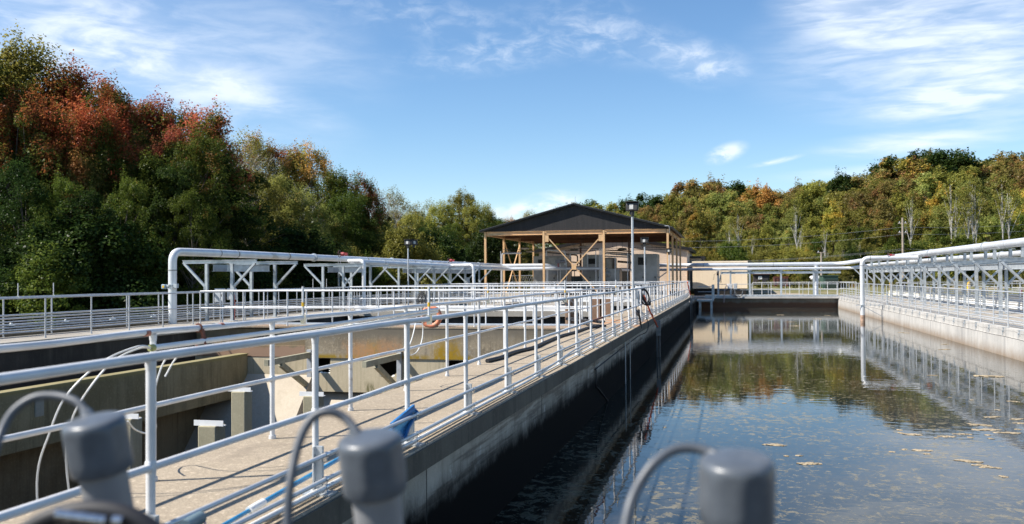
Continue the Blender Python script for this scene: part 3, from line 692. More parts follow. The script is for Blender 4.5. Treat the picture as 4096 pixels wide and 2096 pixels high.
# ------------------------------------------------------------------ foreground capped pipes
def capped(px, py, D, lean, hose_px, label, hd, hmat, dark=False):
    top = dep(px, py, D); right = Vector((cx.x, cx.y, 0)).normalized()
    fwd = Vector((-cz.x, -cz.y, 0)); fwd = Vector((cz.x, cz.y, 0)).normalized()
    ax = (Vector((0, 0, 1)) - right * lean - fwd * .15).normalized()
    base = top - ax * ((top.z - 0) / ax.z)
    t = thing('capped_pipe', base, label, 'pipe', 'grey capped pipes with bent hoses in the foreground')
    MB().tube([base, top - ax * .10], .0445, 32).build('pipe', pvc_pipe, t)
    def flat(r, a, z):
        if z < .012 or z > .088: return r
        k = math.pi / 4; d = (a + .62) % k - k / 2
        return min(r, r * .962 / math.cos(d))
    prof = [(.0455, 0), (.056, .001), (.0585, .005), (.0605, .03), (.0605, .076), (.0602, .088), (.0590, .096), (.0560, .1025), (.051, .106), (.044, .1075), (.034, .1085), (.018, .1092), (.004, .1095)]
    cap_o = MB().lathe(prof, top - ax * .11, 48, ax, flat).build('cap', pvc_grey, t)
    pts = [dep(x, y, d) for x, y, d in hose_px]
    MB().tube(spline(pts, 8), hd, 14).build('hose', hmat, t)
    dg = (pts[1] - pts[0]).normalized(); MB().tube([pts[0] - dg * .01, pts[0] + dg * .012], hd * 1.45, 8).build('gland', pvc_grey, t)
capped(372, 1668, 1.80, .11, [(352, 1664, 1.84), (338, 1640, 1.85), (300, 1604, 1.86), (225, 1584, 1.87), (140, 1590, 1.87), (60, 1640, 1.86), (10, 1720, 1.84), (-30, 1850, 1.8), (-60, 2100, 1.78)], 'grey capped pipe with bent hose at the left edge in front of the basin', .0085, hose_grey)
capped(1476, 1738, 1.69, .085, [(1425, 1740, 1.72), (1412, 1708, 1.73), (1375, 1668, 1.74), (1318, 1646, 1.74), (1258, 1665, 1.74), (1212, 1730, 1.73), (1180, 1830, 1.71), (1158, 1960, 1.68), (1148, 2130, 1.66)], 'grey capped pipe with bent hose in front of the central walkway', .0085, hose_grey)
capped(2947, 1823, 1.47, .03, [(2868, 1832, 1.5), (2840, 1810, 1.51), (2775, 1792, 1.52), (2695, 1800, 1.52), (2620, 1850, 1.51), (2560, 1930, 1.5), (2520, 2020, 1.48), (2495, 2140, 1.46)], 'grey capped pipe with bent hose in front of the open water', .0085, hose_grey)
t = thing('cable_coil', dep(390, 2230, 1.5), 'blurred black cable coil with shiny clamp at the bottom left corner', 'cable coil')
MB().tube(spline([dep(60, 2160, 1.5), dep(170, 2085, 1.5), (dep(270, 2050, 1.5)), dep(370, 2040, 1.5), dep(470, 2050, 1.5), dep(560, 2085, 1.5), dep(650, 2150, 1.5)], 6), .016, 12).tube(spline([dep(120, 2190, 1.53), dep(220, 2120, 1.53), dep(380, 2095, 1.53), dep(520, 2120, 1.53), dep(620, 2190, 1.53)], 6), .014, 12).build('loop', black_rubber, t)
cl = MB()
for k in range(12):
    a, b_ = dep(228 + k * 16.5, 2058 + k * 2.2, 1.47), dep(228 + k * 16.5 + 13, 2058 + k * 2.2 + 1.6, 1.47); cl.tube([a, b_], .0085 if k % 3 else .0095, 12)
cl.tube([dep(228, 2058, 1.47), dep(425, 2083, 1.47)], .0075, 12)
cl.tube([dep(452, 2080, 1.48), dep(490, 2084, 1.48)], .008, 12); cl.build('clamp', steel_shiny, t)

# ------------------------------------------------------------------ pipe supports
def frame_left(y, xf=-16.74, xr=-17.72):
    t = thing('pipe_support', (xf, y, 0), '', 'pipe support', 'galvanised supports under the left pipes')
    cm = (xf + xr) / 2
    for x in (xf, xr):
        p = MB(); p.bar((x, y - .045, 0), (x, y - .045, 1.98), .1, .012, (0, 1, 0)).bar((x, y + .045, 0), (x, y + .045, 1.98), .1, .012, (0, 1, 0)).bar((x, y, 0), (x, y, 1.98), .012, .08, (0, 1, 0))
        p.box(x - .14, y - .14, 0, x + .14, y + .14, .02); p.build('column', steel_galv, t)
    MB().ibeam((cm - 1.42, y, 2.055), (cm + 1.42, y, 2.055), .1, .12).build('crossbeam', steel_galv, t)
    MB().bar((xr - .05, y, 1.18), (cm - 1.36, y, 1.99), .07, .09, (0, 1, 0)).box(xr - .09, y - .06, 1.08, xr - .05, y + .06, 1.22).build('brace', steel_galv, t)
    MB().bar((xf + .05, y, 1.18), (cm + 1.36, y, 1.99), .07, .09, (0, 1, 0)).box(xf + .05, y - .06, 1.08, xf + .09, y + .06, 1.22).build('brace', steel_galv, t)
    return t
lys = [29.0, 32.1, 38.5, 41.7, 48.3, 51.5, 54.7, 58.1, 61.6]
f0 = frame_left(lys[0])
ordw = ['nearest', 'second', 'third', 'fourth', 'fifth', 'sixth', 'seventh', 'eighth', 'ninth', 'tenth', 'eleventh', 'twelfth', 'thirteenth', 'fourteenth']
f0['label'] = 'nearest galvanised pipe support on the left walkway, right of the big white elbow'
for k, y in enumerate(lys[1:]): instance(f0, (-16.74, y, 0), '%s galvanised pipe support from the big white elbow on the left walkway' % ordw[k + 1])
for k, (a, b_) in enumerate(((29, 32.1), (38.5, 41.7), (48.3, 61.6))):
    o = MB().ibeam((-17.5, a + .05, 1.84), (-17.5, b_ - .05, 1.84), .1, .24).ibeam((-16.95, a + .05, 1.84), (-16.95, b_ - .05, 1.84), .1, .24).build('tie_beam', steel_galv)
    tag(o, ('near', 'middle', 'far')[k] + ' pair of steel tie beams joining the left pipe supports', 'beam', 'tie beams of the left pipe supports')
def frame_right(y):
    t = thing('pipe_support', (11.62, y, DZ), '', 'pipe support', 'galvanised supports under the right pipes')
    for x in (11.62, 12.93):
        p = MB(); p.bar((x, y - .065, DZ), (x, y - .065, 1.976), .13, .016, (0, 1, 0)).bar((x, y + .065, DZ), (x, y + .065, 1.976), .13, .016, (0, 1, 0)).bar((x, y, DZ), (x, y, 1.976), .016, .114, (0, 1, 0))
        p.box(x - .18, y - .18, DZ, x + .18, y + .18, DZ + .025); p.build('column', steel_galv, t)
    MB().ibeam((10.51, y, 2.049), (14.04, y, 2.049), .155, .144).build('crossbeam', steel_galv, t)
    MB().bar((11.55, y, .989), (10.60, y, 1.963), .09, .13, (0, 1, 0)).box(11.5, y - .08, .88, 11.55, y + .08, 1.07).build('brace', steel_galv, t)
    MB().bar((13.0, y, .989), (13.96, y, 1.963), .09, .13, (0, 1, 0)).box(13.0, y - .08, .88, 13.05, y + .08, 1.07).build('brace', steel_galv, t)
    for x in (11.405, 12.04):
        MB().ibeam((x, y, 2.125), (x, y, 2.543), .12, .13, (0, 1, 0), .013).build('stub', steel_galv, t)
    MB().box(11.22, y - .09, 2.545, 12.22, y + .09, 2.563).build('saddle_plate', steel_galv, t)
    return t
rys = [44.45 + 4.017 * k for k in range(-3, 11)]
g0 = frame_right(rys[0]); g0['label'] = 'nearest galvanised pipe support of the right pipe rack, by the frame edge'
for k, y in enumerate(rys[1:]): instance(g0, (11.62, y, DZ), '%s galvanised pipe support of the right pipe rack, counted from the camera' % ordw[k + 1])
for x, lab in ((11.81, 'steel tie beam along the water side of the right pipe rack'), (12.74, 'steel tie beam along the back of the right pipe rack')):
    o = MB().ibeam((x, rys[0], 1.779), (x, rys[-1], 1.779), .12, .26).build('tie_beam', steel_galv); tag(o, lab, 'beam')
# main air pipes
def pipe(label, pts, r, mat, er=.4, joints=(), name='air_pipe', group=None, n=20):
    o = MB().tube(elbow(pts, er, 7), r, n).build(name, mat); tag(o, label, 'pipe', group)
    if joints:
        j = MB()
        for p, ax in joints: j.lathe([(r + .004, -.02), (r + .004, .02)], p, n, ax)
        j.build('joint_band', plain('joint_band', (.3, .3, .29), .5, .4), o)
    return o
pipe('big white air pipe rising with an elbow and running along the left walkway', [(-17.75, 27.0, 0), (-17.75, 27.0, 2.36), (-17.5, 28.4, 2.36), (-17.45, 70.5, 2.36), (-13.75, 70.5, 2.36), (-13.2, 71.6, 2.2)], .135, pipe_white, .34,
     [((-17.75, 27.0, 1.75), (0, 0, 1)), ((-17.49, 29.4, 2.36), (0, 1, 0)), ((-17.48, 30.6, 2.36), (0, 1, 0)), ((-17.47, 34.6, 2.36), (0, 1, 0)), ((-17.46, 43, 2.36), (0, 1, 0)), ((-17.46, 50, 2.36), (0, 1, 0))])
pipe('second white air pipe running beside the big left pipe', [(-16.95, 40.0, 2.215), (-16.95, 70.45, 2.10), (-13.3, 70.45, 2.10), (-12.7, 72.6, 2.1), (-9.9, 74.6, 2.1), (-9.6, 79.6, 2.05), (-9.2, 89.95, 2.05), (-3.7, 89.95, 2.07), (-2.7, 89.1, 2.075), (10.8, 89.1, 2.095), (12.64, 87.3, 2.37), (12.64, 30.0, 2.37)], .125, pipe_alu, .5)
pipe('upper air pipe crossing the far end and running along the right rack', [(-9.2, 90.6, 2.5), (-3.8, 90.6, 2.5), (-2.8, 89.7, 2.48), (10.0, 89.7, 2.49), (11.68, 87.4, 2.745), (11.68, 29.0, 2.745)], .175, pipe_alu, .7,
     [((-2.3, 89.7, 2.48), (1, 0, 0)), ((4.1, 89.7, 2.485), (1, 0, 0)), ((11.68, 52.7, 2.745), (0, 1, 0)), ((11.68, 66, 2.745), (0, 1, 0)), ((11.68, 43.5, 2.745), (0, 1, 0)), ((11.68, 79, 2.745), (0, 1, 0))])
DP = 'white drop pipes bending down from the air pipes'
pipe('white drop pipe with elbow in front of the nearer red valve', [(-16.95, 39.6, 2.24), (-16.1, 39.3, 2.24), (-16.05, 39.2, -1.2)], .09, pipe_white, .22, group=DP)
pipe('white drop pipe with elbow in front of the farther red valve', [(-17.0, 55.6, 2.22), (-15.2, 54.6, 2.22), (-15.1, 54.5, -1.2)], .09, pipe_white, .3, group=DP)
dpr = pipe('white drop pipe standing in the water beside the right pipe rack', [(11.6, 62.3, 2.516), (8.27, 62.3, 2.516), (8.27, 62.3, -3.5)], .143, pipe_white, .47,
     [((8.27, 62.3, 2.04), (0, 0, 1)), ((8.75, 62.3, 2.516), (1, 0, 0))], group=DP)
MB().tube([(8.27, 62.3, -1.78), (8.27, 62.3, -1.10)], .1445, 20).build('stained_section', plain('pipe_rust_stain', (.36, .24, .17), .7, 0, .35, 9), dpr)
o = MB().bar((7.84, 62.15, DZ), (10.4, 62.15, DZ), .05, .04).tube([(9.75, 62.25, -1.6), (9.75, 62.25, .396)], .035, 6).bar((8.3, 62.15, -.53), (9.6, 62.3, -1.28), .035, .035).build('pipe_guide', steel_galv)
tag(o, 'thin steel guide frame around the drop pipe in the water', 'frame')
def valve(x, y, z, label, chain=0):
    t = thing('valve', (x, y, z), label, 'valve', 'red valves on the air pipes')
    MB().lathe([(.06, -.1), (.09, -.09), (.09, .06), (.05, .1)], (x + .12, y, z + .12), 14, (1, 0, 0)).box(x + .2, y - .06, z + .06, x + .34, y + .06, z + .18).build('actuator', red_valve, t)
    MB().tube([(x - .05, y - .04, z + .14 + 0), (x - .05, y + .04, z + .14)], .02, 8).tube([(x - .05, y + .15 * math.cos(a), z + .14 + .15 * math.sin(a)) for a in [i * .39 for i in range(16)]], .018, 6, closed=True).build('hand_wheel', plain('dark_wheel', (.06, .02, .02), .5), t)
    if chain: MB().tube([(x - .05, y - .14, z + .1), (x - .05, y - .14, z - chain), (x - .05, y - .08, z - chain - .05), (x - .05, y, z - chain), (x - .05, y + .14, z + .1)], .009, 5).build('chain', steel_galv, t)
valve(-17.05, 38.9, 2.42, 'dark red valve with hanging chain on the big left pipe, nearer one', 1.3)
valve(-17.05, 55.6, 2.40, 'dark red valve with hanging chain on the left pipes, farther one', 1.3)
valve(9.88, 62.3, 2.55, 'dark red valve on the right drop pipe elbow', 0)
valve(12.3, 63.9, 2.54, 'dark red valve on the lower right pipe behind the rack', 0)
t = thing('butterfly_valve', (-17.75, 27, 1.2), 'grey butterfly valve with yellow dial clamped round the big upright pipe', 'valve')
MB().lathe([(.145, -.03), (.185, -.028), (.185, .028), (.145, .03)], (-17.75, 27, 1.25), 24).box(-17.62, 26.84, 1.17, -17.5, 26.96, 1.31).build('body', plain('valve_grey', (.38, .43, .46), .45), t)
MB().box(-18.08, 26.86, 1.14, -17.93, 26.99, 1.29).build('gearbox', plain('valve_blue_grey', (.25, .36, .43), .45), t, bevel=.02)
MB().lathe([(.04, 0), (.04, .01)], (-18.0, 26.86, 1.215), 14, (0, -1, 0)).build('dial', yellow_m, t)
MB().tube([(-17.72 + .09 * math.cos(a), 26.8, 1.2 + .09 * math.sin(a)) for a in [i * .45 for i in range(14)]], .01, 6, closed=True).build('hand_wheel', plain('valve_grey', (.38, .43, .46), .45), t)
for nm_, x_, z_, r_, ys_ in (('flange', -17.455, 2.36, .135, (37.0, 46.5, 53, 57, 60.5, 64)), ('flange', -16.95, 2.17, .105, (44, 49.5, 57.5, 62)), ('flange', 12.64, 2.37, .125, (40, 48, 56, 68, 76)), ('flange', 11.68, 2.745, .175, (47, 59, 72))):
    own = [o for o in C.objects if o.name.startswith('air_pipe') and (('big white' in o['label']) if x_ == -17.455 else ('second white' in o['label']) if z_ < 2.4 else ('upper air' in o['label']))][0]
    for y_ in ys_:
        MB().lathe([(r_ + .003, -.05), (r_ + .038, -.045), (r_ + .038, -.006), (r_ + .012, -.004), (r_ + .012, .004), (r_ + .038, .006), (r_ + .038, .045), (r_ + .003, .05)], (x_, y_, z_ + (.05 * (1 - (y_ - 40) / 30) if x_ == -16.95 else 0)), 20, (0, 1, 0)).build(nm_, steel_galv, own)
# far supports for the crossing pipes
def far_support(x, label):
    t = thing('pipe_post', (x, 89.1, DZ), label, 'pipe support', 'grey posts carrying the pipes across the far walkway')
    MB().ibeam((x, 89.1, DZ), (x, 89.1, 1.90), .16, .16, (0, 1, 0), .018).box(x - .2, 88.9, DZ, x + .2, 89.3, DZ + .025).build('post', steel_galv, t)
    MB().box(x - .2, 88.8, 1.91, x + .2, 89.95, 1.93).bar((x, 89.2, 1.5), (x, 89.9, 1.88), .08, .08).build('cap_arm', steel_galv, t)
for k, px in enumerate((2873, 2922, 2998, 3123, 3253)):
    far_support(onY(px, 1100, 89.5).x, ('grey pipe post %s on the far walkway' % ('with black strip beside the cream building', 'in front of the cream building', 'at the right corner of the cream building', 'in front of the rusty bin', 'beside the grey riser pipe')[k]))
o = MB().ibeam((-.72, 89.1, 1.726), (10.0, 89.1, 1.726), .1, .21).build('tie_beam', steel_galv); tag(o, 'steel tie beam under the crossing pipes on the far walkway', 'beam')
pipe('grey vertical riser pipe under the crossing pipes on the far walkway', [(7.9, 89.5, DZ), (7.9, 89.5, 2.35)], .17, pipe_alu, .1, [((7.9, 89.5, .53), (0, 0, 1))])
LC = 'stacked conduits along the forest side of the left walkway'
for k, z in enumerate((.10, .17, .24, .31, .39, .47, .56)):
    o = MB().tube([(-17.98, 5.5, z), (-17.98, 66.5, z)], (.022, .018, .022, .026, .018, .022, .018)[k], 8).build('conduit', rail_galv if k % 2 else conduit_m)
    tag(o, '%s grey conduit from the deck in the stack along the left walkway' % ordw[k].replace('nearest', 'lowest'), 'conduit', LC)
struct('left_kerb', MB().box(-18.35, 5, -.1, -18.12, 67, .11), conc_fascia)
LU = 'bright conduit clips on the left walkway'
for k, (px, py) in enumerate(((42, 1300), (260, 1286), (449, 1275), (612, 1264), (755, 1254))):
    c = onX(px, py, -18.0); o = MB().box(-18.02, c.y - .1, c.z - .02, -17.95, c.y + .1, c.z + .02).sphere((-17.98, c.y, c.z + .025), .04, 8).build('junction_fitting', white_paint); tag(o, '%s bright fitting from the left edge on the forest side conduits' % ('first', 'second', 'third', 'fourth', 'fifth')[k], 'fitting', LU)
RC = 'stacked white conduits behind the right pipe rack'
for k in range(8):
    z = -.37 + k * .112
    o = MB().tube([(13.76, 26, z), (13.76, 87, z)], .034, 8).build('conduit', pvc_white); tag(o, '%s white conduit from the deck in the stack behind the right rack' % ordw[k].replace('nearest', 'lowest'), 'conduit', RC)
RW = 'thin conduits along the water side of the right walkway'
for k, (x, z) in enumerate(((9.88, -.39), (9.88, -.30), (9.88, -.09), (9.96, .067))):
    o = MB().tube([(x, 26, z), (x, 87, z)], .021, 8).build('conduit', rail_galv); tag(o, '%s thin conduit from the deck behind the right wall railing' % ('lowest', 'second', 'third', 'topmost')[k], 'conduit', RW)

# ------------------------------------------------------------------ flood light poles
def lamp(x, y, H, label, scale=1.0, twin=False, z0=0.0, sp=0, face=-.16):
    t = thing('light_pole', (x, y, z0), label, 'light pole', 'flood light poles')
    MB().tube([(x, y, z0), (x, y, H - .42 * scale)], .036 * scale, 12).build('pole', rail_galv, t)
    hd = thing_head(t, x, y, H, scale, face)
    if twin: thing_head(t, x + .28, y + .1, H, scale, face + 1.1)
    MB().tube([(x, y, H - .45 * scale), (x, y, H - .28 * scale)], .052 * scale, 10).build('collar', black_metal, t)
def thing_head(t, x, y, H, s, rz):
    mt = Matrix.Translation((x, y, H - .16 * s)) @ Matrix.Rotation(rz, 4, 'Z') @ Matrix.Rotation(R(-8), 4, 'X')
    def tr(mb): mb.v = [mt @ v for v in mb.v]; return mb
    h = tr(MB().box(-.19 * s, -.07 * s, -.13 * s, .19 * s, .06 * s, .14 * s)).build('lamp_head', black_metal, t, bevel=.03 * s)
    tr(MB().box(-.07 * s, -.078 * s, -.08 * s, .05 * s, -.071 * s, .07 * s)).build('lens', lamp_glass, h)
    tr(MB().box(-.2 * s, -.14 * s, .141 * s, .2 * s, .07 * s, .155 * s)).build('visor', black_metal, h)
    tr(MB().box(-.08 * s, .0, -.23 * s, .06 * s, .03 * s, -.131 * s)).build('yoke', black_metal, h)
    return h
lamp(-2.83, 28.2, 3.72, 'tall galvanised flood light pole rising from the central walkway railing', 1.0)
lamp(-4.05, 46.3, 3.38, 'middle flood light pole standing between the stainless cabinet and the tall lamp', 1.0)
lamp(-4.28, 69.4, 3.5, 'farthest flood light pole beside the right tan column', 1.05)
lamp(-16.0, 45.0, 3.42, 'twin headed flood light pole rising in front of the forest on the left', 1.0, True)

# ------------------------------------------------------------------ equipment on the central walkway
def ebox(x, y, z, w, d, h, label, mat=grey_box, group=None, wires=0):
    t = thing('control_box', (x, y, z), label, 'control box', group)
    MB().box(x - w / 2, y - d / 2, z, x + w / 2, y + d / 2, z + h).build('case', mat, t, bevel=.012)
    MB().box(x - w * .42, y - d / 2 - .014, z + h * .06, x + w * .42, y - d / 2 - .001, z + h * .94).build('door', mat, t, bevel=.006)
    MB().box(x + w * .3, y - d / 2 - .03, z + h * .45, x + w * .36, y - d / 2 - .015, z + h * .6).build('handle', black_metal, t)
    if wires: MB().tube(spline([(x, y, z), (x - .02, y - .03, z - h * .5), (x + .05, y - .02, z - h * 1.1), (x + .03, y, .0)]), .015, 6).build('cable', hose_grey, t)
    return t
GB = 'electrical boxes on the central walkway railing'
for k, (y, z, w, h, lab) in enumerate(((28.9, .75, .18, .34, 'pale control box on the walkway railing just right of the tall lamp'), (29.6, .5, .16, .5, 'narrow upright control box beside the black cable coil'), (30.4, .82, .2, .3, 'control box with rounded lid on the walkway railing behind the cable coil'), (31.4, .55, .22, .55, 'tall control box on the walkway railing right of the cable coil'))):
    ebox(-2.86, y, z, w, .3, h, lab, rail_paint if k % 2 == 0 else grey_box, GB, 1)
o = MB()
for q in range(6):
    rr_ = .17 + .02 * (q % 3); o.tube([(-2.66 + .012 * q + .13 * math.cos(a + q * .2), 30.15 + rr_ * math.cos(a), .78 + (rr_ + .06) * math.sin(a)) for a in [i * .33 for i in range(19)]], .016, 6, closed=True)
tag(o.build('cable_coil', black_rubber), 'black cable coil hung on the water side railing above the orange strap', 'cable coil')
def strap(a, b_, label, r):
    n = 18; pts = []
    for i in range(n + 1):
        u = i / n; p = vec(a).lerp(vec(b_), u); pts.append(p + Vector((.01 * math.sin(u * 25), .012 * math.cos(u * 30), -.05 * math.sin(math.pi * u))))
    tag(MB().tube(pts, [r * (1 + .25 * math.sin(i * 2.1)) for i in range(n + 1)], 8).build('orange_strap', orange_m), label, 'strap', 'orange straps')
strap((-2.66, 29.95, .82), (-2.50, 33.6, -.36), 'orange strap stretched from the cable coil to the nearer steel mast', .03)
strap((-2.66, 62.6, 1.06), (-2.5, 64.0, .05), 'orange strap hanging at the far end of the central walkway railing', .035)
def mast(y, label, top=-.15):
    t = thing('mixer_mast', (-2.47, y, -1.5), label, 'mast', 'steel guide masts standing in the water by the walkway')
    MB().box(-2.56, y - .04, -3.5, -2.5, y + .05, top - .1).box(-2.46, y - .04, -3.5, -2.42, y + .05, top - .05).build('rail', plain('mast_steel', (.13, .13, .13), .5, .4, .3), t)
    MB().box(-2.56, y - .09, top - .55, -2.40, y - .05, top).box(-2.56, y - .05, top - .06, -2.40, y + .06, top).build('head_plate', plain('mast_grey', (.25, .25, .25), .5, .4, .25), t)
mast(33.8, 'dark steel guide mast in the water below the orange strap'); mast(63.8, 'farther dark steel guide mast near the end of the walkway', .15)
hose('black cable zigzagging along the shaded wall below the walkway', [(-2.62, 30.2, .12), (-2.53, 30.1, -.1), (-2.56, 29.6, -.32), (-2.76, 29.3, -.42), (-2.78, 24.4, -.47), (-2.78, 20.0, -.52), (-2.78, 19.74, -.55), (-2.78, 19.72, -.72), (-2.78, 19.74, -.89), (-2.78, 20.2, -1.02), (-2.78, 21.8, -1.5), (-2.78, 22.8, -1.8)], .013, black_rubber, 'black_cable', 'cable')
o = MB().sphere((-2.62, 27.6, .38), .07, 8, (1, 1, 1.5), .4).tube(spline([(-2.6, 27.6, .35), (-2.57, 27.7, .12), (-2.56, 27.8, -.1)]), .03, 7).build('cable_gland', black_rubber); tag(o, 'black cable gland hanging on the conduits near the tall lamp', 'cable gland')
GR = 'thin rods standing in the water against the shaded wall'
for k, px in enumerate((2502, 2521)):
    c = onX(px, 1480, -2.74); o = MB().tube([(-2.74, c.y, -2.6), (-2.74, c.y, -.2)], .016 - .004 * k, 6).build('guide_rod', steel_galv); tag(o, ('left' if k == 0 else 'right') + ' thin rod of a pair standing in the water against the shaded wall', 'rod', GR)
# left walkway control boxes
t0 = ebox(-17.45, 29.4, .62, .34, .16, .5, 'grey switch box on the left walkway between the first support columns', grey_box, 'switch boxes on the left walkway')
ebox(-17.05, 29.5, .72, .3, .16, .4, 'pale control box with black dial beside the orange cable on the left walkway', rail_paint, 'switch boxes on the left walkway')
c = onX(932, 1180, -16.9); tag(MB().tube(spline([(-16.86, c.y, .9), (-16.85, c.y + .02, .5), (-16.86, c.y, .02)]), .028, 8).build('orange_cable', orange_m), 'orange cable hanging beside the switch boxes on the left walkway', 'cable')
# boxes in the middle basins
MBX = 'control boxes among the middle railings'
for k, (px, py, w, h, Y, mt_, lab) in enumerate(((2205, 1160, .6, .45, 52.2, rail_paint, 'pale control box with lid on the third cross walkway under the tan brace'), (2243, 1160, .4, .45, 52.2, grey_box, 'second control box right of the pale lidded one on the third cross walkway'), (1868, 1130, .3, .7, 60, grey_box, 'grey upright box by the far left pipe supports'))):
    c = onY(px, py, Y); ebox(c.x, Y, c.z - h / 2, w, .3, h, lab, mt_, MBX, 1)
for k, px in enumerate((2385, 2420)):
    c = onY(px, 1230, 33.0)
    o = MB().box(c.x - .18, 33.0, -.9, c.x + .18, 33.2, .65).build('wooden_post', plain('brown_board', (.22, .13, .08), .8)); tag(o, ('left' if k == 0 else 'right') + ' brown board standing behind the walkway railing', 'board', 'brown boards behind the railing')
o = MB().tube([(-5.0, 29.5, -1.5), (-5.0, 29.5, .75)], .15, 14).build('standpipe', concrete('rusty_pipe', (.3, .22, .15), (.15, .09, .06), (.07, .05, .04), .3)); tag(o, 'rusty standpipe behind the pile of black cables', 'pipe')

# far corner platform --------------------------------------------------------
t = thing('steel_platform', (-2.0, 86, DZ), 'grey steel platform bridging the walkway end and the far walkway', 'platform')
MB().box(-2.77, 83.6, -.80, -1.32, FR - .83, -.64).build('deck', steel_galv, t)
for x in (-2.5, -1.5):
    for y in (83.8, 86.2): MB().box(x - .08, y - .08, -3.5, x + .08, y + .08, -.80).build('leg', steel_galv, t)
for x, y in ((-1.4, 83.7), (-1.4, 86.5)): MB().box(x - .06, y - .06, -.64, x + .14, y + .06, .66).build('side_post', steel_galv, t)
for h in (0, .49): MB().tube([(-2.75, 86.6, h), (-1.32, 86.6, h)], .028, 8).build('rail', rail_galv, t)
FE = FR - .48
t = thing('winch', (-.95, FE, -.31), 'black hand winch on a grey post on the far walkway', 'winch')
MB().box(-1.01, FE - .06, -.315, -.91, FE + .06, 1.516).build('post', steel_galv, t)
MB().lathe([(.12, -.1), (.16, -.09), (.16, .09), (.12, .1)], (-.96, FE - .1, 1.647), 12, (1, 0, 0)).tube([(-1.13, FE - .13, 1.647), (-1.29, FE - .13, 1.58), (-1.32, FE - .13, 1.12), (-1.4, FE - .13, 1.12)], .018, 6).build('drum', black_metal, t)
MB().bar((-.83, FE, .857), (-.63, FE, 1.845), .08, .08).build('jib', steel_galv, t)
ebox(.13, FE - .2, .264, .45, .26, .45, 'small white control box on the far walkway railing', rail_paint, 'control boxes on the far walkway', 0)
ebox(.6, FE - .2, .2, .32, .26, .55, 'grey control box beside the white one on the far walkway railing', grey_box, 'control boxes on the far walkway', 0)
hose('pale pink hose arching over the far walkway railing', [(0, FE - .2, .66), (-.16, FE - .3, .59), (-.33, FE - .4, .2), (-.4, FE - .42, -.46), (-.43, FE - .45, -1.0)], .037, plain('pink_hose', (.6, .45, .42), .6), 'hose', 'hose')
for k in range(3): hose('grey cable drooping under the far walkway boxes, %s' % ('left one', 'middle one', 'right one')[k], [(.13 + .2 * k, FE - .24, .264), (.13 + .26 * k, FE - .4, -.2), (.66 + .2 * k, FE - .43, -.43), (1.19, FE - .42, -.3 + .07 * k), (1.25, FE - .3, .07)], .026, hose_grey, 'drooping_cable', 'cable', 'cables drooping on the far walkway')
o = MB().box(-.73, 88.88, .79, -.66, 89.0, 1.845).build('black_strip', black_metal); tag(o, 'black strip panel on the pipe post in front of the cream building', 'panel')
# ------------------------------------------------------------------ pavilion
PX = [-18.5, -13.85, -9.2, -4.4]; PYs = [70, 76.1, 82.2, 88.3]; BZ = 4.70
pav = thing('pavilion', (-11.45, 79, 0), 'open pavilion with tan steel columns and dark gable roof', 'pavilion')
def ipost(x, y):
    return MB().ibeam((x, y, .02), (x, y, BZ + .28), .155, .18, (0, 1, 0), .02)
for i, x in enumerate(PX):
    for j_, y in enumerate(PYs):
        if j_ in (0, 3) or i in (0, 3): 
            ipost(x, y).build('column', tan_steel if not (j_ == 3 and i in (1, 2)) else brown_deck, pav)
for a, b_ in zip(PX[:-1], PX[1:]):
    for y in (70, 88.3): MB().ibeam((a + .11, y, BZ + .15), (b_ - .11, y, BZ + .15), .18, .3, t=.02).build('beam', tan_steel if y < 80 else brown_deck, pav)
for x in (PX[0], PX[3]):
    for a, b_ in zip(PYs[:-1], PYs[1:]): MB().ibeam((x, a + .11, BZ + .15), (x, b_ - .11, BZ + .15), .18, .3, t=.02).build('beam', tan_steel, pav)
def xbrace(a, b_, c, d, th=.078):
    MB().bar(a, b_, th, th).build('brace', tan_steel, pav); off = Vector((.0, .1, 0)) if abs(a[1] - b_[1]) < .1 else Vector((.1, 0, 0))
    MB().bar(vec(c) + off, vec(d) + off, th, th).build('brace', tan_steel, pav)
xbrace((-13.5, 70, 4.45), (-9.5, 70, .05), (-9.5, 70, 4.45), (-13.5, 70, .05))
xbrace((PX[0], 76.3, 4.5), (PX[0], 82.0, .1), (PX[0], 82.0, 4.5), (PX[0], 76.3, .1))
for x in (-13.62, -9.43): MB().box(x - .16, 69.93, 4.15, x + .16, 69.98, 4.68).build('gusset', tan_steel, pav)
MB().box(-11.68, 69.93, 2.0, -11.32, 69.97, 2.4).build('gusset', tan_steel, pav)
RX, RZ, EL, ER, EZ = -11.45, 7.08, -18.9, -4.0, 5.08
mroof, tr_, br = mat_base('ribbed_roof'); pr = pos(tr_)
wv = tr_.new('ShaderNodeTexWave'); wv.wave_type = 'BANDS'; wv.bands_direction = 'X'; wv.inputs['Scale'].default_value = 1.6; tr_.link(pr, wv.inputs[0])
tr_.link(tr_.mix(tr_.ramp(tr_.noise(tr_.mapping(pr, sc=(3, 3, .4)), 1.5, 5), .35, .65), (.012, .0115, .0125), (.020, .018, .019)), br.inputs['Base Color']); br.inputs['Roughness'].default_value = .7
bump(tr_, br, wv.outputs[1], .12, .02)
MB().prism([(EL + .5, 70.0, BZ + .30), (ER - .35, 70.0, BZ + .30), (ER - .35, 70.0, EZ + .10), (RX, 70.0, RZ - .14), (EL + .5, 70.0, EZ + .08)], (0, .08, 0)).build('gable_panel', mroof, pav)
MB().prism([(EL + .5, 88.3, BZ + .30), (ER - .35, 88.3, BZ + .30), (ER - .35, 88.3, EZ + .10), (RX, 88.3, RZ - .14), (EL + .5, 88.3, EZ + .08)], (0, .08, 0)).build('gable_panel', mroof, pav)
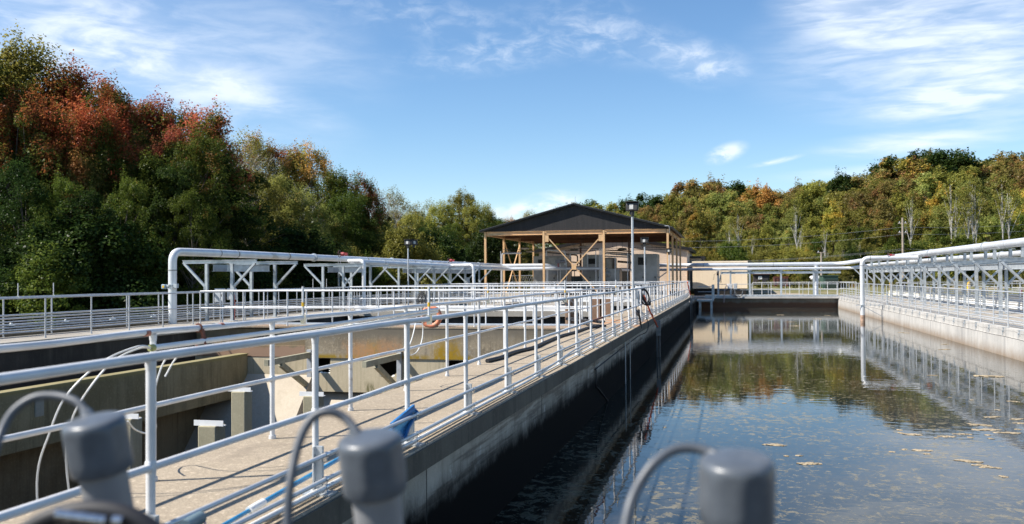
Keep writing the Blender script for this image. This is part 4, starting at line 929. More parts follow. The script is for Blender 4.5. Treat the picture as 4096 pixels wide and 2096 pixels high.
roof = MB().prism([(EL, 69.7, EZ - .12), (RX, 69.7, RZ - .13), (ER, 69.7, EZ - .10), (ER, 69.7, EZ + .04), (RX, 69.7, RZ), (EL, 69.7, EZ + .02)], (0, 19.2, 0)).build('roof', dark_roof, pav)
MB().prism([(EL - .01, 69.67, EZ - .02), (RX, 69.67, RZ - .04), (ER + .01, 69.67, EZ), (ER + .01, 69.67, EZ + .05), (RX, 69.67, RZ + .012), (EL - .01, 69.67, EZ + .03)], (0, .028, 0)).build('edge_trim', plain('roof_trim', (.06, .058, .06), .4, .2), roof)
ceil_ = MB()
for k in range(13):
    y = 70.4 + k * 1.48
    ceil_.bar((PX[0] + .1, y, BZ + .33), (PX[3] - .1, y, BZ + .33), .05, .1)
ceil_.box(PX[0], 70.1, BZ + .385, PX[3], 88.2, BZ + .41); ceil_.build('ceiling', brown_deck, pav)
for y in (76.1, 82.2): MB().ibeam((PX[0] + .11, y, BZ + .15), (PX[3] - .11, y, BZ + .15), .16, .28, t=.02).build('beam', brown_deck, pav)
MB().tube(spline([(-4.6, 69.65, 5.2), (-4.3, 69.65, 5.18), (-4.25, 69.7, 5.0), (-4.25, 69.85, 4.7)]), .025, 7).build('down_conduit', rail_galv, pav)
o = MB().tube([(-11.35, 69.9, RZ), (-11.35, 69.9, RZ + .5)], .012, 5).build('lightning_rod', wire_m, pav)
HL = 'oval lamps hanging under the pavilion roof'
for k, (px, py, Y) in enumerate(((2099, 993, 74), (2122, 1005, 78), (2296, 999, 78), (2333, 987, 74), (2489, 997, 78), (2583, 982, 74))):
    c = onY(px, py, Y); t = thing('hanging_lamp', c, '%s oval lamp from the left under the pavilion roof' % ordw[k].replace('nearest', 'first'), 'lamp', HL)
    MB().sphere((c.x, c.y, c.z), .42, 14, (1, .7, .22)).build('shade', plain('lamp_shade', (.25, .24, .22), .5, .3), t)
    MB().tube([(c.x, c.y, c.z + .08), (c.x, c.y, BZ + .3)], .014, 5).build('rod', black_metal, t)
o = MB()
hr2 = random.Random(4)
for k in range(16): 
    x = hr2.uniform(-17, -5); y = hr2.uniform(72, 80); o.tube([(x, y, hr2.uniform(2.9, 3.7)), (x, y, BZ + .3)], .009, 4)
for y, z in ((75, 3.75), (75.3, 3.6)): o.tube([(-18.3, y, z), (-4.6, y, z)], .02, 5)
tag(o.build('hanger_rods', black_metal), 'thin hanger rods and conduit lines under the pavilion roof', 'rods')
# equipment beneath
def cabinet(x0, x1, y0, y1, h, label, louvre=None, port=None):
    t = thing('cabinet', ((x0 + x1) / 2, y0, .02), label, 'cabinet', 'stainless equipment cabinets under the pavilion')
    MB().box(x0, y0, .04, x1, y1, h).build('case', stainless, t, bevel=.015)
    n = max(2, int((x1 - x0) / .95)); w = (x1 - x0) / n
    for k in range(n):
        d = MB().box(x0 + k * w + .02, y0 - .02, .12, x0 + (k + 1) * w - .02, y0 - .002, h * .58).build('door', stainless, t)
        MB().box(x0 + k * w + w * .8, y0 - .05, h * .4, x0 + k * w + w * .9, y0 - .021, h * .44).build('handle', black_metal, d)
    if louvre:
        lx, lz, lw, lh = louvre
        f = MB().box(lx - .1, y0 - .03, lz - .1, lx + lw + .1, y0 - .002, lz + lh + .1).build('louvre_frame', stainless, t)
        lo_ = MB().box(lx, y0 - .036, lz, lx + lw, y0 - .031, lz + lh)
        lo_.build('opening', dark_void, f); sl = MB()
        for q in range(7): sl.bar((lx, y0 - .05, lz + lh * (q + .5) / 7), (lx + lw, y0 - .05, lz + lh * (q + .5) / 7), .05, .02)
        sl.build('louvre_slats', black_metal, f)
    if port: MB().lathe([(.24, 0), (.24, .08), (.2, .1)], (port[0], y0, port[1]), 18, (0, -1, 0)).build('round_port', stainless, t)
def cab_px(xa, xb, ytop, Y, d, label, lou=None, port=None):
    a, b_ = onY(xa, ytop, Y), onY(xb, ytop, Y)
    if lou: q0 = onY(lou[0], lou[3], Y); q1 = onY(lou[1], lou[2], Y); lou = (q0.x, q0.z, q1.x - q0.x, q1.z - q0.z)
    if port: pp = onY(port[0], port[1], Y); port = (pp.x, pp.z)
    cabinet(a.x, b_.x, Y, Y + d, a.z, label, lou, port)
cab_px(2133, 2268, 1025, 76, 2.2, 'stainless cabinet at the left of the pavilion, sunlit on its left side', (2152, 2172, 1038, 1056), (2218, 1096))
cab_px(2330, 2400, 1019, 76, 2.2, 'stainless cabinet in the middle of the pavilion behind the brace crossing', (2350, 2381, 1034, 1056))
cab_px(2424, 2478, 1075, 75, 1.8, 'low stainless cabinet with round port beside the third tan column', None, (2431, 1096))
cab_px(2531, 2627, 1016, 75, 3.0, 'tall stainless cabinet with louvre at the right of the pavilion', (2552, 2585, 1029, 1060))
t = thing('tank', (-8.35, 77, 0), 'upright brownish steel silo tank behind the low cabinet', 'tank')
c0 = onY(2437, 1040, 77); MB().lathe([(.02, 3.05), (.6, 3.0), (.62, 2.9), (.62, 1.6), (.62, .04)][::-1], (c0.x, 77, 0), 20).build('shell', plain('tank_brown', (.28, .22, .17), .35, .5), t)
IP = 'small pipes and conduits inside the pavilion'
pk = random.Random(9)
risers = [(2383, 995, 1135), (2397, 993, 1135), (2402, 990, 1135), (2406, 990, 1135), (2410, 991, 1135), (2241, 1050, 1160), (2265, 1050, 1140), (2188, 1070, 1130), (2460, 1030, 1075), (2510, 1010, 1100), (2003, 1005, 1140), (2230, 1060, 1130)]
for k, (px, a, b_) in enumerate(risers):
    Y = 72.5; p0 = onY(px, a, Y); o = MB().tube([(p0.x, Y, .02), (p0.x, Y, p0.z)], .03 if k != 7 else .11, 8).build('riser_pipe', rail_galv if k != 7 else pipe_white); tag(o, '%d%s upright pipe of those listed left to right under the pavilion' % (0, '') if False else 'slim upright grey pipe under the pavilion, %s' % ('in the cluster at the third tan column, leftmost', 'in the cluster at the third tan column, second', 'in the cluster at the third tan column, third', 'in the cluster at the third tan column, fourth', 'in the cluster at the third tan column, rightmost', 'left of the brace crossing', 'beside the brace crossing', 'thick white one by the left cabinet', 'by the brown silo tank', 'by the dark doorway', 'left of the first brace', 'in front of the left cabinet doors')[k], 'pipe', IP)
for k, (xa, xb, py, Y, r_) in enumerate(((2420, 2530, 1000, 80, .05), (2420, 2530, 1008, 81, .05), (2440, 2520, 1015, 82, .07), (2250, 2310, 1015, 80, .06), (2250, 2320, 1045, 79, .05), (2470, 2545, 1046, 78, .09), (2180, 2260, 1010, 80, .06))):
    a, b_ = onY(xa, py, Y), onY(xb, py + 6, Y); o = MB().tube(elbow([(a.x, Y, a.z), (b_.x, Y, b_.z), (b_.x, Y, b_.z - .9)], .2), r_, 8).build('duct_pipe', plain('dark_pipe', (.16, .16, .16), .5, .3)); tag(o, 'dark pipe bending down under the pavilion, %s' % ('topmost right of the third column', 'second right of the third column', 'third right of the third column', 'upper one behind the brace', 'lower one behind the brace', 'beside the tall cabinet', 'above the left cabinet')[k], 'pipe', 'dark pipes under the pavilion')
for k, (xa, xb, py, Y, r_, lab) in enumerate(((2180, 2330, 1062, 77.5, .05, 'long thin pale conduit behind the brace crossing'), (2185, 2260, 1000, 73, .06, 'pale conduit above the left cabinet'), (2410, 2530, 1014, 76.5, .055, 'pale conduit tray pipe right of the third column, upper'), (2412, 2520, 1024, 77, .055, 'pale conduit tray pipe right of the third column, lower'), (2280, 2350, 1012, 75, .05, 'pale conduit beside the middle cabinet top'))):
    a, b_ = onY(xa, py, Y), onY(xb, py + 5, Y)
    o = MB().tube(elbow([(a.x, Y, a.z - .5), (a.x, Y, a.z), (b_.x, Y, b_.z), (b_.x, Y, b_.z - 1.1)], .18), r_, 8).build('conduit_run', rail_galv); tag(o, lab, 'conduit', 'pale conduits under the pavilion')
t = thing('stair', onY(2655, 1165, 77), 'small grey access stair with rail at the right of the tall cabinet', 'stair'); c = onY(2655, 1165, 77)
for q in range(5): MB().box(c.x - .9 + q * .28, 76.6, .02 + q * .2, c.x - .6 + q * .28, 77.4, .06 + q * .2).build('step', steel_galv, t)
for yy in (76.6, 77.4): MB().tube([(c.x - .9, yy, .02), (c.x - .9, yy, .95), (c.x + .35, yy, 1.85), (c.x + .35, yy, .9)], .03, 8).build('handrail', rail_galv, t)
a = onY(2001, 1006, 71); pipe('grey conduit pair with rounded top corner left of the pavilion brace', [(a.x, 71.5, .02), (a.x, 71.5, 3.35), (a.x + 1.6, 71.5, 3.35)], .06, rail_galv, .25)
t = thing('pump_motor', onY(2232, 1046, 72), 'dark valve actuator sitting on the white pipe under the pavilion', 'valve'); c = onY(2232, 1046, 72)
MB().box(c.x - .2, 71.9, c.z - .15, c.x + .2, 72.2, c.z + .15).lathe([(.14, 0), (.14, .35)], (c.x + .2, 72.05, c.z), 12, (1, 0, 0)).build('body', plain('act_grey', (.14, .14, .15), .5), t)
MB().tube([(c.x, 72.05, c.z - .5), (c.x, 72.05, c.z - .15)], .05, 8).build('neck', red_valve, t)
t = thing('gate_stand', onY(2292, 1120, 72), 'dark gate operator stand with hand wheel below the brace crossing', 'stand'); c = onY(2292, 1090, 72)
MB().tube([(c.x - .12, 72, .02), (c.x - .12, 72, c.z + .1)], .035, 6).tube([(c.x + .12, 72, .02), (c.x + .12, 72, c.z + .1)], .035, 6).build('legs_frame', black_metal, t)
MB().box(c.x - .3, 71.95, c.z + .1, c.x + .3, 72.05, c.z + .2).sphere((c.x, 72, c.z + .3), .15, 8).build('head', black_metal, t)
# parked vehicle between the braces
c = onY(2300, 1160, 82)
t = thing('parked_car', (c.x, 82, .02), 'pale car parked behind the brace crossing of the pavilion', 'car')
prof = [(-2.1, .35), (-2.1, .8), (-1.9, .95), (-1.0, 1.02), (-.4, 1.5), (1.1, 1.52), (1.7, 1.0), (2.1, .92), (2.15, .4)]
MB().prism([(c.x + x, 81.2, z) for x, z in prof], (0, 1.6, 0)).build('body', car_paint, t, bevel=.05)
MB().prism([(c.x - .92, 81.19, 1.04), (c.x - .38, 81.19, 1.44), (c.x + 1.05, 81.19, 1.46), (c.x + 1.5, 81.19, 1.04)], (0, -.008, 0)).build('window', glass_m, t)
for x in (-1.35, 1.35): w = MB().lathe([(.3, 0), (.33, .04), (.33, .18), (.3, .22)], (c.x + x, 81.32, .36), 18, (0, -1, 0)).build('wheel', black_rubber, t)

# ------------------------------------------------------------------ buildings behind
mbk, tb, bb = mat_base('tan_brick'); pb = pos(tb)
bk = tb.new('ShaderNodeTexBrick'); tb.link(tb.mapping(pb, rot=(R(90), 0, 0)), bk.inputs['Vector'])
bk.inputs['Color1'].default_value = (.80, .63, .49, 1); bk.inputs['Color2'].default_value = (.72, .55, .42, 1); bk.inputs['Mortar'].default_value = (.62, .51, .41, 1)
bk.inputs['Scale'].default_value = 1.0; bk.inputs['Brick Width'].default_value = .44; bk.inputs['Row Height'].default_value = .2; bk.inputs['Mortar Size'].default_value = .014
tb.link(tb.mix(tb.ramp(tb.noise(pb, .7, 5), .35, .7, 0, .35), bk.outputs[0], (.50, .37, .27)), bb.inputs['Base Color']); bb.inputs['Roughness'].default_value = .85
BY = 92
t = thing('brick_building', (-11.2, BY, -.3), 'tan brick building with low gable roof behind the pavilion', 'building')
MB().prism([(-18.7, BY, -.4), (-3.95, BY, -.4), (-3.95, BY, 4.0), (-11.3, BY, 5.35), (-18.7, BY, 3.95)], (0, 14, 0)).build('wall', mbk, t)
MB().prism([(-19.2, BY - .35, 3.86), (-11.3, BY - .35, 5.36), (-3.5, BY - .35, 3.92), (-3.5, BY - .35, 4.2), (-11.3, BY - .35, 5.65), (-19.2, BY - .35, 4.15)], (0, 14.7, 0)).build('roof', dark_roof, t)
for px in (2490,):
    c = onY(px, 1130, BY - .05); d_ = MB().box(c.x - .6, BY - .06, -.1, c.x + .6, BY - .001, 2.3).build('door', dark_void, t)
t2 = thing('annex', (-3.5, 99, -.3), 'low brick annex with grey louvred door right of the brick building', 'building')
MB().box(-3.94, 99, -.6, -2.7, 105.5, 3.3).build('wall', mbk, t2)
MB().box(-3.945, 98.7, 3.3, -2.4, 105.8, 3.53).build('roof', dark_roof, t2)
MB().box(-3.9, 98.93, -.2, -3.3, 98.995, 2.3).build('door', plain('door_grey', (.10, .115, .135), .5), t2)
MB().box(-3.88, 98.91, 2.45, -3.35, 98.99, 3.1).build('window', glass_m, t2)
ms, tsd, bs = mat_base('cream_panel'); ps_ = pos(tsd)
wv = tsd.new('ShaderNodeTexWave'); wv.bands_direction = 'X'; wv.wave_profile = 'SAW'; wv.inputs['Scale'].default_value = .52; tsd.link(ps_, wv.inputs[0])
c = tsd.mix(tsd.ramp(wv.outputs[1], .96, 1.0, 0, .6), (.86, .70, .50), (.50, .38, .25))
c = tsd.mix(tsd.ramp(tsd.noise(tsd.mapping(ps_, sc=(2, 2, .3)), 1.2, 5), .45, .75, 0, .3), c, (.72, .57, .40))
tsd.link(c, bs.inputs['Base Color']); bs.inputs['Roughness'].default_value = .6
CB = 91.45
A, B_, Cc, D_ = onY(2770, 1046, CB), onY(2989, 1043, CB), onY(2850, 1154, CB), onY(2770, 1052, CB)
t = thing('cream_building', ((A.x + B_.x) / 2, CB, gz(0, 93)), 'cream sided flat roofed cabin behind the far walkway', 'building')
MB().box(A.x, CB, Cc.z, B_.x, CB + 5.6, D_.z - .01).build('wall', ms, t)
MB().box(A.x + .12, CB + .1, -.9, B_.x - .12, CB + 5.5, Cc.z).build('gap_shade', dark_void, t)  # near-black box paints the shade in the gap beneath the raised cabin
MB().box(A.x - .05, CB - .05, D_.z, B_.x + .05, CB + 5.65, A.z + .02).build('roof_trim', cream_m, t)
c = onY(2812, 1040, 96); MB().lathe([(.16, D_.z), (.16, c.z + .12), (.2, c.z + .13), (.2, c.z + .2)], (c.x, 96, 0), 12).build('chimney', black_metal, t)
# yard things
def gnd(x, y): return gz(x, y)
t = thing('shed', (3.35, 104, .4), 'small dark shed with white notice behind the far walkway', 'shed')
a, b_ = onY(3014, 1098, 104), onY(3078, 1135, 104)
MB().box(a.x, 104, .2, b_.x, 106.5, a.z).build('wall', dark_wood, t); MB().box(a.x - .15, 103.8, a.z, b_.x + .15, 106.7, a.z + .14).build('roof', plain('shed_roof', (.10, .05, .045), .8), t)
s0, s1 = onY(3033, 1105, 103.95), onY(3048, 1117, 103.95)
sg = MB().box(s0.x, 103.93, s1.z, s1.x, 103.99, s0.z).build('notice', white_paint, t)
ln = MB()
for q in range(3): ln.box(s0.x + .07, 103.922, s0.z - .1 - q * .07, s1.x - .07 - .1 * (q == 2), 103.929, s0.z - .075 - q * .07)
ln.build('notice_print', black_metal, sg)
MB().box(a.x + .9, 103.95, .3, b_.x - .12, 103.99, a.z - .1).build('door', plain('shed_door', (.03, .028, .03), .7), t)
a, b_ = onY(3095, 1110, 101), onY(3154, 1148, 101)
t = thing('dumpster', ((a.x + b_.x) / 2, 101, .3), 'rusty brown metal bin behind the far walkway railing', 'bin')
bb_ = MB().prism([(a.x + .1, 101, .15), (b_.x - .1, 101, .15), (b_.x, 101, a.z), (a.x, 101, a.z)], (0, 1.6, 0)).build('body', rust_bin, t)
ri = MB()
for q in range(5): x = a.x + .1 + (b_.x - a.x - .2) * q / 4; ri.box(x - .04, 100.93, .2, x + .04, 100.998, a.z - .05)
ri.build('rib', rust_bin, t); MB().box(a.x - .05, 100.95, a.z, b_.x + .05, 101.05, a.z + .09).build('rim', rust, t)
a, b_ = onY(3291, 1104, 98), onY(3354, 1160, 98)
t = thing('container', ((a.x + b_.x) / 2, 98, -.1), 'dark green metal container behind the far walkway corner', 'container')
MB().box(a.x, 98, -.1, b_.x, 102, a.z).build('body', green_m, t, bevel=.03)
MB().box(a.x + .25, 97.96, .0, b_.x - .1, 97.998, a.z - .3).build('opening', plain('green_dark', (.015, .03, .022), .7), t)
MB().box(a.x - .06, 97.9, a.z, b_.x + .06, 102.1, a.z + .07).build('lid', green_m, t)
t = thing('gas_tank', onY(3262, 1115, 104), 'white horizontal gas tank on legs beside the green container', 'tank')
a, b_ = onY(3237, 1110, 104), onY(3286, 1110, 104)
MB().lathe([(.05, 0), (.2, .06), (.28, .2), (.28, b_.x - a.x - .2), (.2, b_.x - a.x - .06), (.05, b_.x - a.x)], (a.x, 104, a.z - .1), 16, (1, 0, 0)).build('shell', white_paint, t)
MB().box(a.x + .3, 103.9, .4, a.x + .4, 104.1, a.z - .35).box(b_.x - .4, 103.9, .4, b_.x - .3, 104.1, a.z - .35).build('legs_frame', white_paint, t)
MB().lathe([(.12, 0), (.12, .14), (.06, .18)], (b_.x - .5, 104, a.z + .17), 10).build('dome', white_paint, t)
for k, (x, lab) in enumerate(((15.1, 'yellow bollard seen through the middle of the right pipe rack'), (21.9, 'left yellow bollard of the pair behind the right pipe rack'), (22.65, 'right yellow bollard of the pair behind the right pipe rack'))):
    t = MB().lathe([(.145, -.9), (.145, .83), (.13, .93), (.08, 1.0), (.01, 1.02)], (x, 94.2, 0), 16).build('bollard', yellow_m, org=(x, 94.2, 0)); tag(t, lab, 'bollard', 'yellow bollards')
t = thing('hoist', (17.2, 87.6, -.53), 'white hoist arm on a post behind the right pipe rack', 'hoist')
c = onY(3638, 1140, 87.6); MB().box(c.x - .13, 87.5, -.53, c.x + .13, 87.76, .99).build('post', rail_paint, t)
MB().bar((c.x, 87.6, .73), (c.x + 1.18, 87.6, 2.04), .13, .13).build('arm', steel_galv, t); MB().box(c.x - .66, 87.4, -.53, c.x - .33, 87.6, .86).build('motor', black_metal, t)
o = MB().lathe([(.1, 0), (.12, .05), (.12, .5), (.06, .6)], (25.9, 92.5, -.5), 10).build('hydrant', red_valve); tag(o, 'small red hydrant at the right behind the pipe rack', 'hydrant')
# rubble pile at right
rb = MB(); q = random.Random(2)
for k in range(130):
    x = q.uniform(0, 1); y = q.uniform(0, 1); hgt = 1.5 * math.sin(math.pi * min(1, x * 1.1)) * math.sin(math.pi * y)
    rb.sphere((29 + x * 20, 103 + y * 7, .2 + 1.15 * hgt * q.uniform(.4, 1)), q.uniform(.4, .85), 7, (1, 1, .8), .6, k)
tag(rb.build('gravel_pile', concrete('rubble', (.27, .26, .25), (.2, .19, .18), (.15, .15, .14), .4, scale=3), smooth=False), 'grey gravel pile behind the right pipe rack', 'gravel', None, 'stuff')
# chain link fence left of the pavilion
t = thing('chain_fence', (-24, 88, 0), 'chain link fence in front of the trees left of the pavilion', 'fence')
f = MB(); 
for k in range(9): MB().tube([(-28 + k * 2.2, 90 + k * .5, -.4), (-28 + k * 2.2, 90 + k * .5, 1.6)], .04, 6).build('post', steel_galv, t)
f.tube([(-28, 90, 1.6), (-28 + 17.6, 94, 1.6)], .03, 6)
for k in range(80):
    u = k / 80; x = -28 + 17.6 * u; y = 90 + 4 * u; f.tube([(x, y, -.3), (x + .8, y + .18, 1.58)], .008, 3); f.tube([(x + .8, y + .18, -.3), (x, y, 1.58)], .008, 3)
f.build('mesh', steel_galv, t)
# utility poles and wires
def upole(x, y, top, label, arms=()):
    t = thing('utility_pole', (x, y, gz(x, y)), label, 'utility pole', 'wooden utility poles')
    MB().tube([(x, y, gz(x, y) - .2), (x, y, top)], [.15, .1], 10).build('pole', wood_pole, t)
    for z in arms: MB().bar((x - .45, y, z), (x + .45, y, z), .09, .1).build('crossarm', wood_pole, t)
    for z in arms:
        MB().lathe([(.05, 0), (.06, .05), (.03, .14)], (x - .3, y, z + .05), 8).lathe([(.05, 0), (.06, .05), (.03, .14)], (x + .3, y, z + .05), 8).build('insulator', grey_box, t)
upole(18.05, 105, 7.5, 'tall wooden utility pole in front of the right forest', (6.9, 5.9))
upole(9.8, 105, 3.95, 'short dark utility pole above the far corner of the walkway', (3.9,))
def wire(a, b_, sag, label):
    a, b_ = vec(a), vec(b_); pts = []
    for i in range(25):
        u = i / 24; p = a.lerp(b_, u); p.z -= sag * 4 * u * (1 - u); pts.append(p)
    tag(MB().tube(pts, .014, 4).build('power_line', wire_m), label, 'cable', 'power lines')
P = Vector((18.05, 105, 0))
wire(onY(2725, 965, 105), P + Vector((0, 0, 6.5)), .35, 'upper power line between the pavilion roof and the tall pole')
wire(onY(2725, 990, 105), P + Vector((0, 0, 5.75)), .35, 'second power line between the pavilion roof and the tall pole')
wire(onY(2990, 1043, 105), P + Vector((0, 0, 4.2)), .15, 'low power line from the cream cabin to the tall pole')
wire(onY(2990, 1046, 105), P + Vector((0, 0, 4.05)), .15, 'lowest power line from the cream cabin to the tall pole')
wire(P + Vector((0, 0, 6.5)), onY(4300, 880, 108), .3, 'upper power line from the tall pole to the right edge')
wire(P + Vector((0, 0, 5.75)), onY(4300, 905, 108), .3, 'second power line from the tall pole to the right edge')
wire(P + Vector((0, 0, 4.2)), onY(4300, 985, 108), .3, 'low power line from the tall pole to the right edge')
# ------------------------------------------------------------------ trees
import numpy as np
def foliage(name, g1, g2, a1, a2, bias, zw=.5, zc=.62, H=11.0, clump=.42, sparse=False):
    """leaf colours: greens g1..g2 turning to autumn a1..a2 in whole clumps, more so towards the crown top"""
    m = bpy.data.materials.new(name); m.use_nodes = True; t = NT(m.node_tree)
    t.n.remove(t.n['Principled BSDF'])
    ri = t.new('ShaderNodeNewGeometry').outputs['Random Per Island']; ro = t.new('ShaderNodeObjectInfo').outputs['Random']
    oc = t.new('ShaderNodeTexCoord').outputs['Object']; sp = t.new('ShaderNodeSeparateXYZ'); t.link(oc, sp.inputs[0])
    wv = t.new('ShaderNodeVectorMath', operation='ADD'); t.link(oc, wv.inputs[0]); t.link(ro, wv.inputs[1])
    sc = t.new('ShaderNodeVectorMath', operation='SCALE'); t.link(wv.outputs[0], sc.inputs[0]); sc.inputs[3].default_value = 1.0
    nz = t.noise(sc.outputs[0], clump, 3, .6, .4)
    f = t.math('ADD', t.math('MULTIPLY', t.math('SUBTRACT', nz, .2), 2.5), t.math('MULTIPLY', t.math('SUBTRACT', t.math('DIVIDE', sp.outputs[2], H), zc), zw))
    f = t.math('ADD', f, t.math('MULTIPLY', t.math('SUBTRACT', ri, .5), .30)); f = t.math('ADD', f, t.math('MULTIPLY', t.math('SUBTRACT', ro, .5), .22))
    f = t.ramp(f, bias - .02, bias + .30)
    r2 = t.math('FRACT', t.math('MULTIPLY', ri, 7.31))
    col = t.mix(f, t.mix(r2, g1, g2), t.mix(r2, a1, a2))
    r3 = t.math('FRACT', t.math('MULTIPLY', ri, 13.7))
    col = t.mix(t.ramp(r3, 0, 1, .0, .24), col, tuple(x * .45 for x in g1))
    hv = t.new('ShaderNodeHueSaturation'); t.link(col, hv.inputs['Color']); t.link(t.ramp(t.math('FRACT', t.math('MULTIPLY', ro, 5.7)), 0, 1, .82, 1.42, False), hv.inputs['Value']); t.link(t.ramp(t.math('FRACT', t.math('MULTIPLY', ro, 11.3)), 0, 1, .488, .512, False), hv.inputs['Hue']); col = hv.outputs[0]
    d = t.new('ShaderNodeBsdfDiffuse'); t.link(col, d.inputs[0])
    tr = t.new('ShaderNodeBsdfTranslucent'); t.link(t.mix(.5, col, (.5, .45, .05), 'MULTIPLY') if False else col, tr.inputs[0])
    gl = t.new('ShaderNodeBsdfGlossy'); gl.inputs[0].default_value = (.5, .5, .5, 1); gl.inputs['Roughness'].default_value = .42
    mx = t.new('ShaderNodeMixShader'); mx.inputs[0].default_value = .48; t.link(d.outputs[0], mx.inputs[1]); t.link(tr.outputs[0], mx.inputs[2])
    mg = t.new('ShaderNodeMixShader'); mg.inputs[0].default_value = .018; t.link(mx.outputs[0], mg.inputs[1]); t.link(gl.outputs[0], mg.inputs[2])
    t.link(mg.outputs[0], t.n['Material Output'].inputs[0]); return m
GR1, GR2 = (.058, .088, .016), (.165, .19, .034)
YG1, YG2 = (.19, .195, .038), (.36, .33, .07)
FM = {
 'red': foliage('red_foliage', GR1, (.14, .15, .03), (.33, .072, .035), (.44, .155, .05), .92, 1.35, .60),
 'crimson': foliage('crimson_foliage', GR1, GR2, (.38, .075, .055), (.46, .15, .075), 1.0, 1.4, .62),
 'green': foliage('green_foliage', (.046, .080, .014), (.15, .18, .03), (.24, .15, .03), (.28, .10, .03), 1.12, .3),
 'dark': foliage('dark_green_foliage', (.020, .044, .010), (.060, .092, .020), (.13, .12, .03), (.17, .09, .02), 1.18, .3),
 'olive': foliage('olive_foliage', (.135, .15, .032), YG2, (.34, .22, .05), (.36, .18, .055), 1.08, .3),
 'yellow': foliage('yellow_foliage', YG1, YG2, (.44, .29, .05), (.54, .34, .07), .74, .3),
 'orange': foliage('orange_foliage', (.085, .10, .025), YG2, (.48, .21, .06), (.54, .30, .09), .86, .9, .56),
 'brown': foliage('brown_foliage', (.16, .145, .042), (.25, .215, .06), (.32, .17, .065), (.36, .22, .085), .86, .3),
 'pale': foliage('pale_green_foliage', (.18, .205, .05), (.33, .34, .09), (.40, .31, .08), (.42, .28, .09), 1.0, .3),
}
bark = plain('bark', (.10, .085, .07), .85, 0, .3, 4.0); pale_bark = plain('pale_bark', (.42, .40, .36), .8, 0, .25, 2.5, dirt=((.16, .14, .12), .58))
def crown_geo(seed, H, RX, z0, nclump, lpc, ls, shape='oval', clr=.85, top=1.0, shell=.45, lead=0):
    rs = np.random.RandomState(seed); cl = []
    lob = rs.uniform(.72, 1.12, 9); ph = rs.uniform(0, 6.28, 3)
    for k in range(nclump):
        u = rs.uniform(0, 1) ** .85; z = z0 + (H - z0) * u
        if shape == 'oval': rad = RX * (math.sin(math.pi * min(1, .16 + .80 * u)) ** .75)
        elif shape == 'cone': rad = RX * (1 - u) ** .8 + .25
        elif shape == 'wall': rad = RX * (1 - .62 * u ** 2.2)
        else: rad = RX * (math.sin(math.pi * min(1, .08 + .86 * u)) ** .6)
        a = rs.uniform(0, 2 * math.pi)
        rad *= 1 + .22 * math.sin(2 * a + ph[0]) + .16 * math.sin(3 * a + ph[1] + u * 4)
        q = rad * (shell + (1 - shell) * rs.uniform(0, 1) ** .5)
        cl.append((q * math.cos(a), q * math.sin(a), z, u))
    nm = nclump
    # leader shoots: slim upright sprays standing out of the crown
    for k in range(lead):
        a = rs.uniform(0, 6.28); u = rs.uniform(.45, 1.0); rad = RX * (1 - u) ** .55 * rs.uniform(.5, 1.05)
        cl.append((rad * math.cos(a), rad * math.sin(a), z0 + (H - z0) * u * .97, 2.0 + rs.uniform(0, .9)))
    nclump += lead
    cl = np.array(cl); n = nclump * lpc
    ctr = np.repeat(cl[:, :3], lpc, 0); uu = np.repeat(cl[:, 3], lpc)
    size = np.repeat(rs.uniform(.4, 1.35, nclump), lpc) * clr
    g = rs.normal(0, 1, (n, 3)); g[:, 2] = np.where(g[:, 2] < -.4, g[:, 2] * .35, g[:, 2]); g /= np.maximum(.5, np.linalg.norm(g, axis=1))[:, None]
    zst = np.where(uu > .62, top, .9); zst = np.where(uu >= 2, 2.6, zst)
    p = ctr + g * size[:, None] * np.stack([np.where(uu >= 2, .42, np.where(uu > .62, .8, 1.15))] * 2 + [zst], 1) * (rs.uniform(.12, 1.0, n) ** .45)[:, None]
    p[:, 2] = np.maximum(p[:, 2], .15)
    out = p - ctr; out /= np.maximum(.05, np.linalg.norm(out, axis=1))[:, None]
    nn = rs.normal(0, .55, (n, 3)) + out * .55; nn[:, 2] += .55; nn /= np.linalg.norm(nn, axis=1)[:, None]
    d = rs.normal(0, 1, (n, 3)); d -= nn * (d * nn).sum(1)[:, None]; d /= np.linalg.norm(d, axis=1)[:, None]
    e = np.cross(nn, d)
    s = (ls * rs.uniform(.65, 1.35, n))[:, None]
    v = np.stack([p - d * s * .6, p + e * s * .38 , p + d * s * .6, p - e * s * .38], 1).reshape(-1, 3)
    f = np.arange(n * 4).reshape(-1, 4)
    return v, f, cl
def np_mesh(name, v, f, mat):
    me = bpy.data.meshes.new(name); nv = len(v); nf = len(f)
    me.vertices.add(nv); me.vertices.foreach_set('co', v.astype(np.float32).ravel())
    me.loops.add(nf * 4); me.loops.foreach_set('vertex_index', f.astype(np.int32).ravel())
    me.polygons.add(nf); me.polygons.foreach_set('loop_start', np.arange(0, nf * 4, 4, dtype=np.int32))
    me.polygons.foreach_set('loop_total', np.full(nf, 4, dtype=np.int32))
    me.update(calc_edges=True); me.materials.append(mat); return me
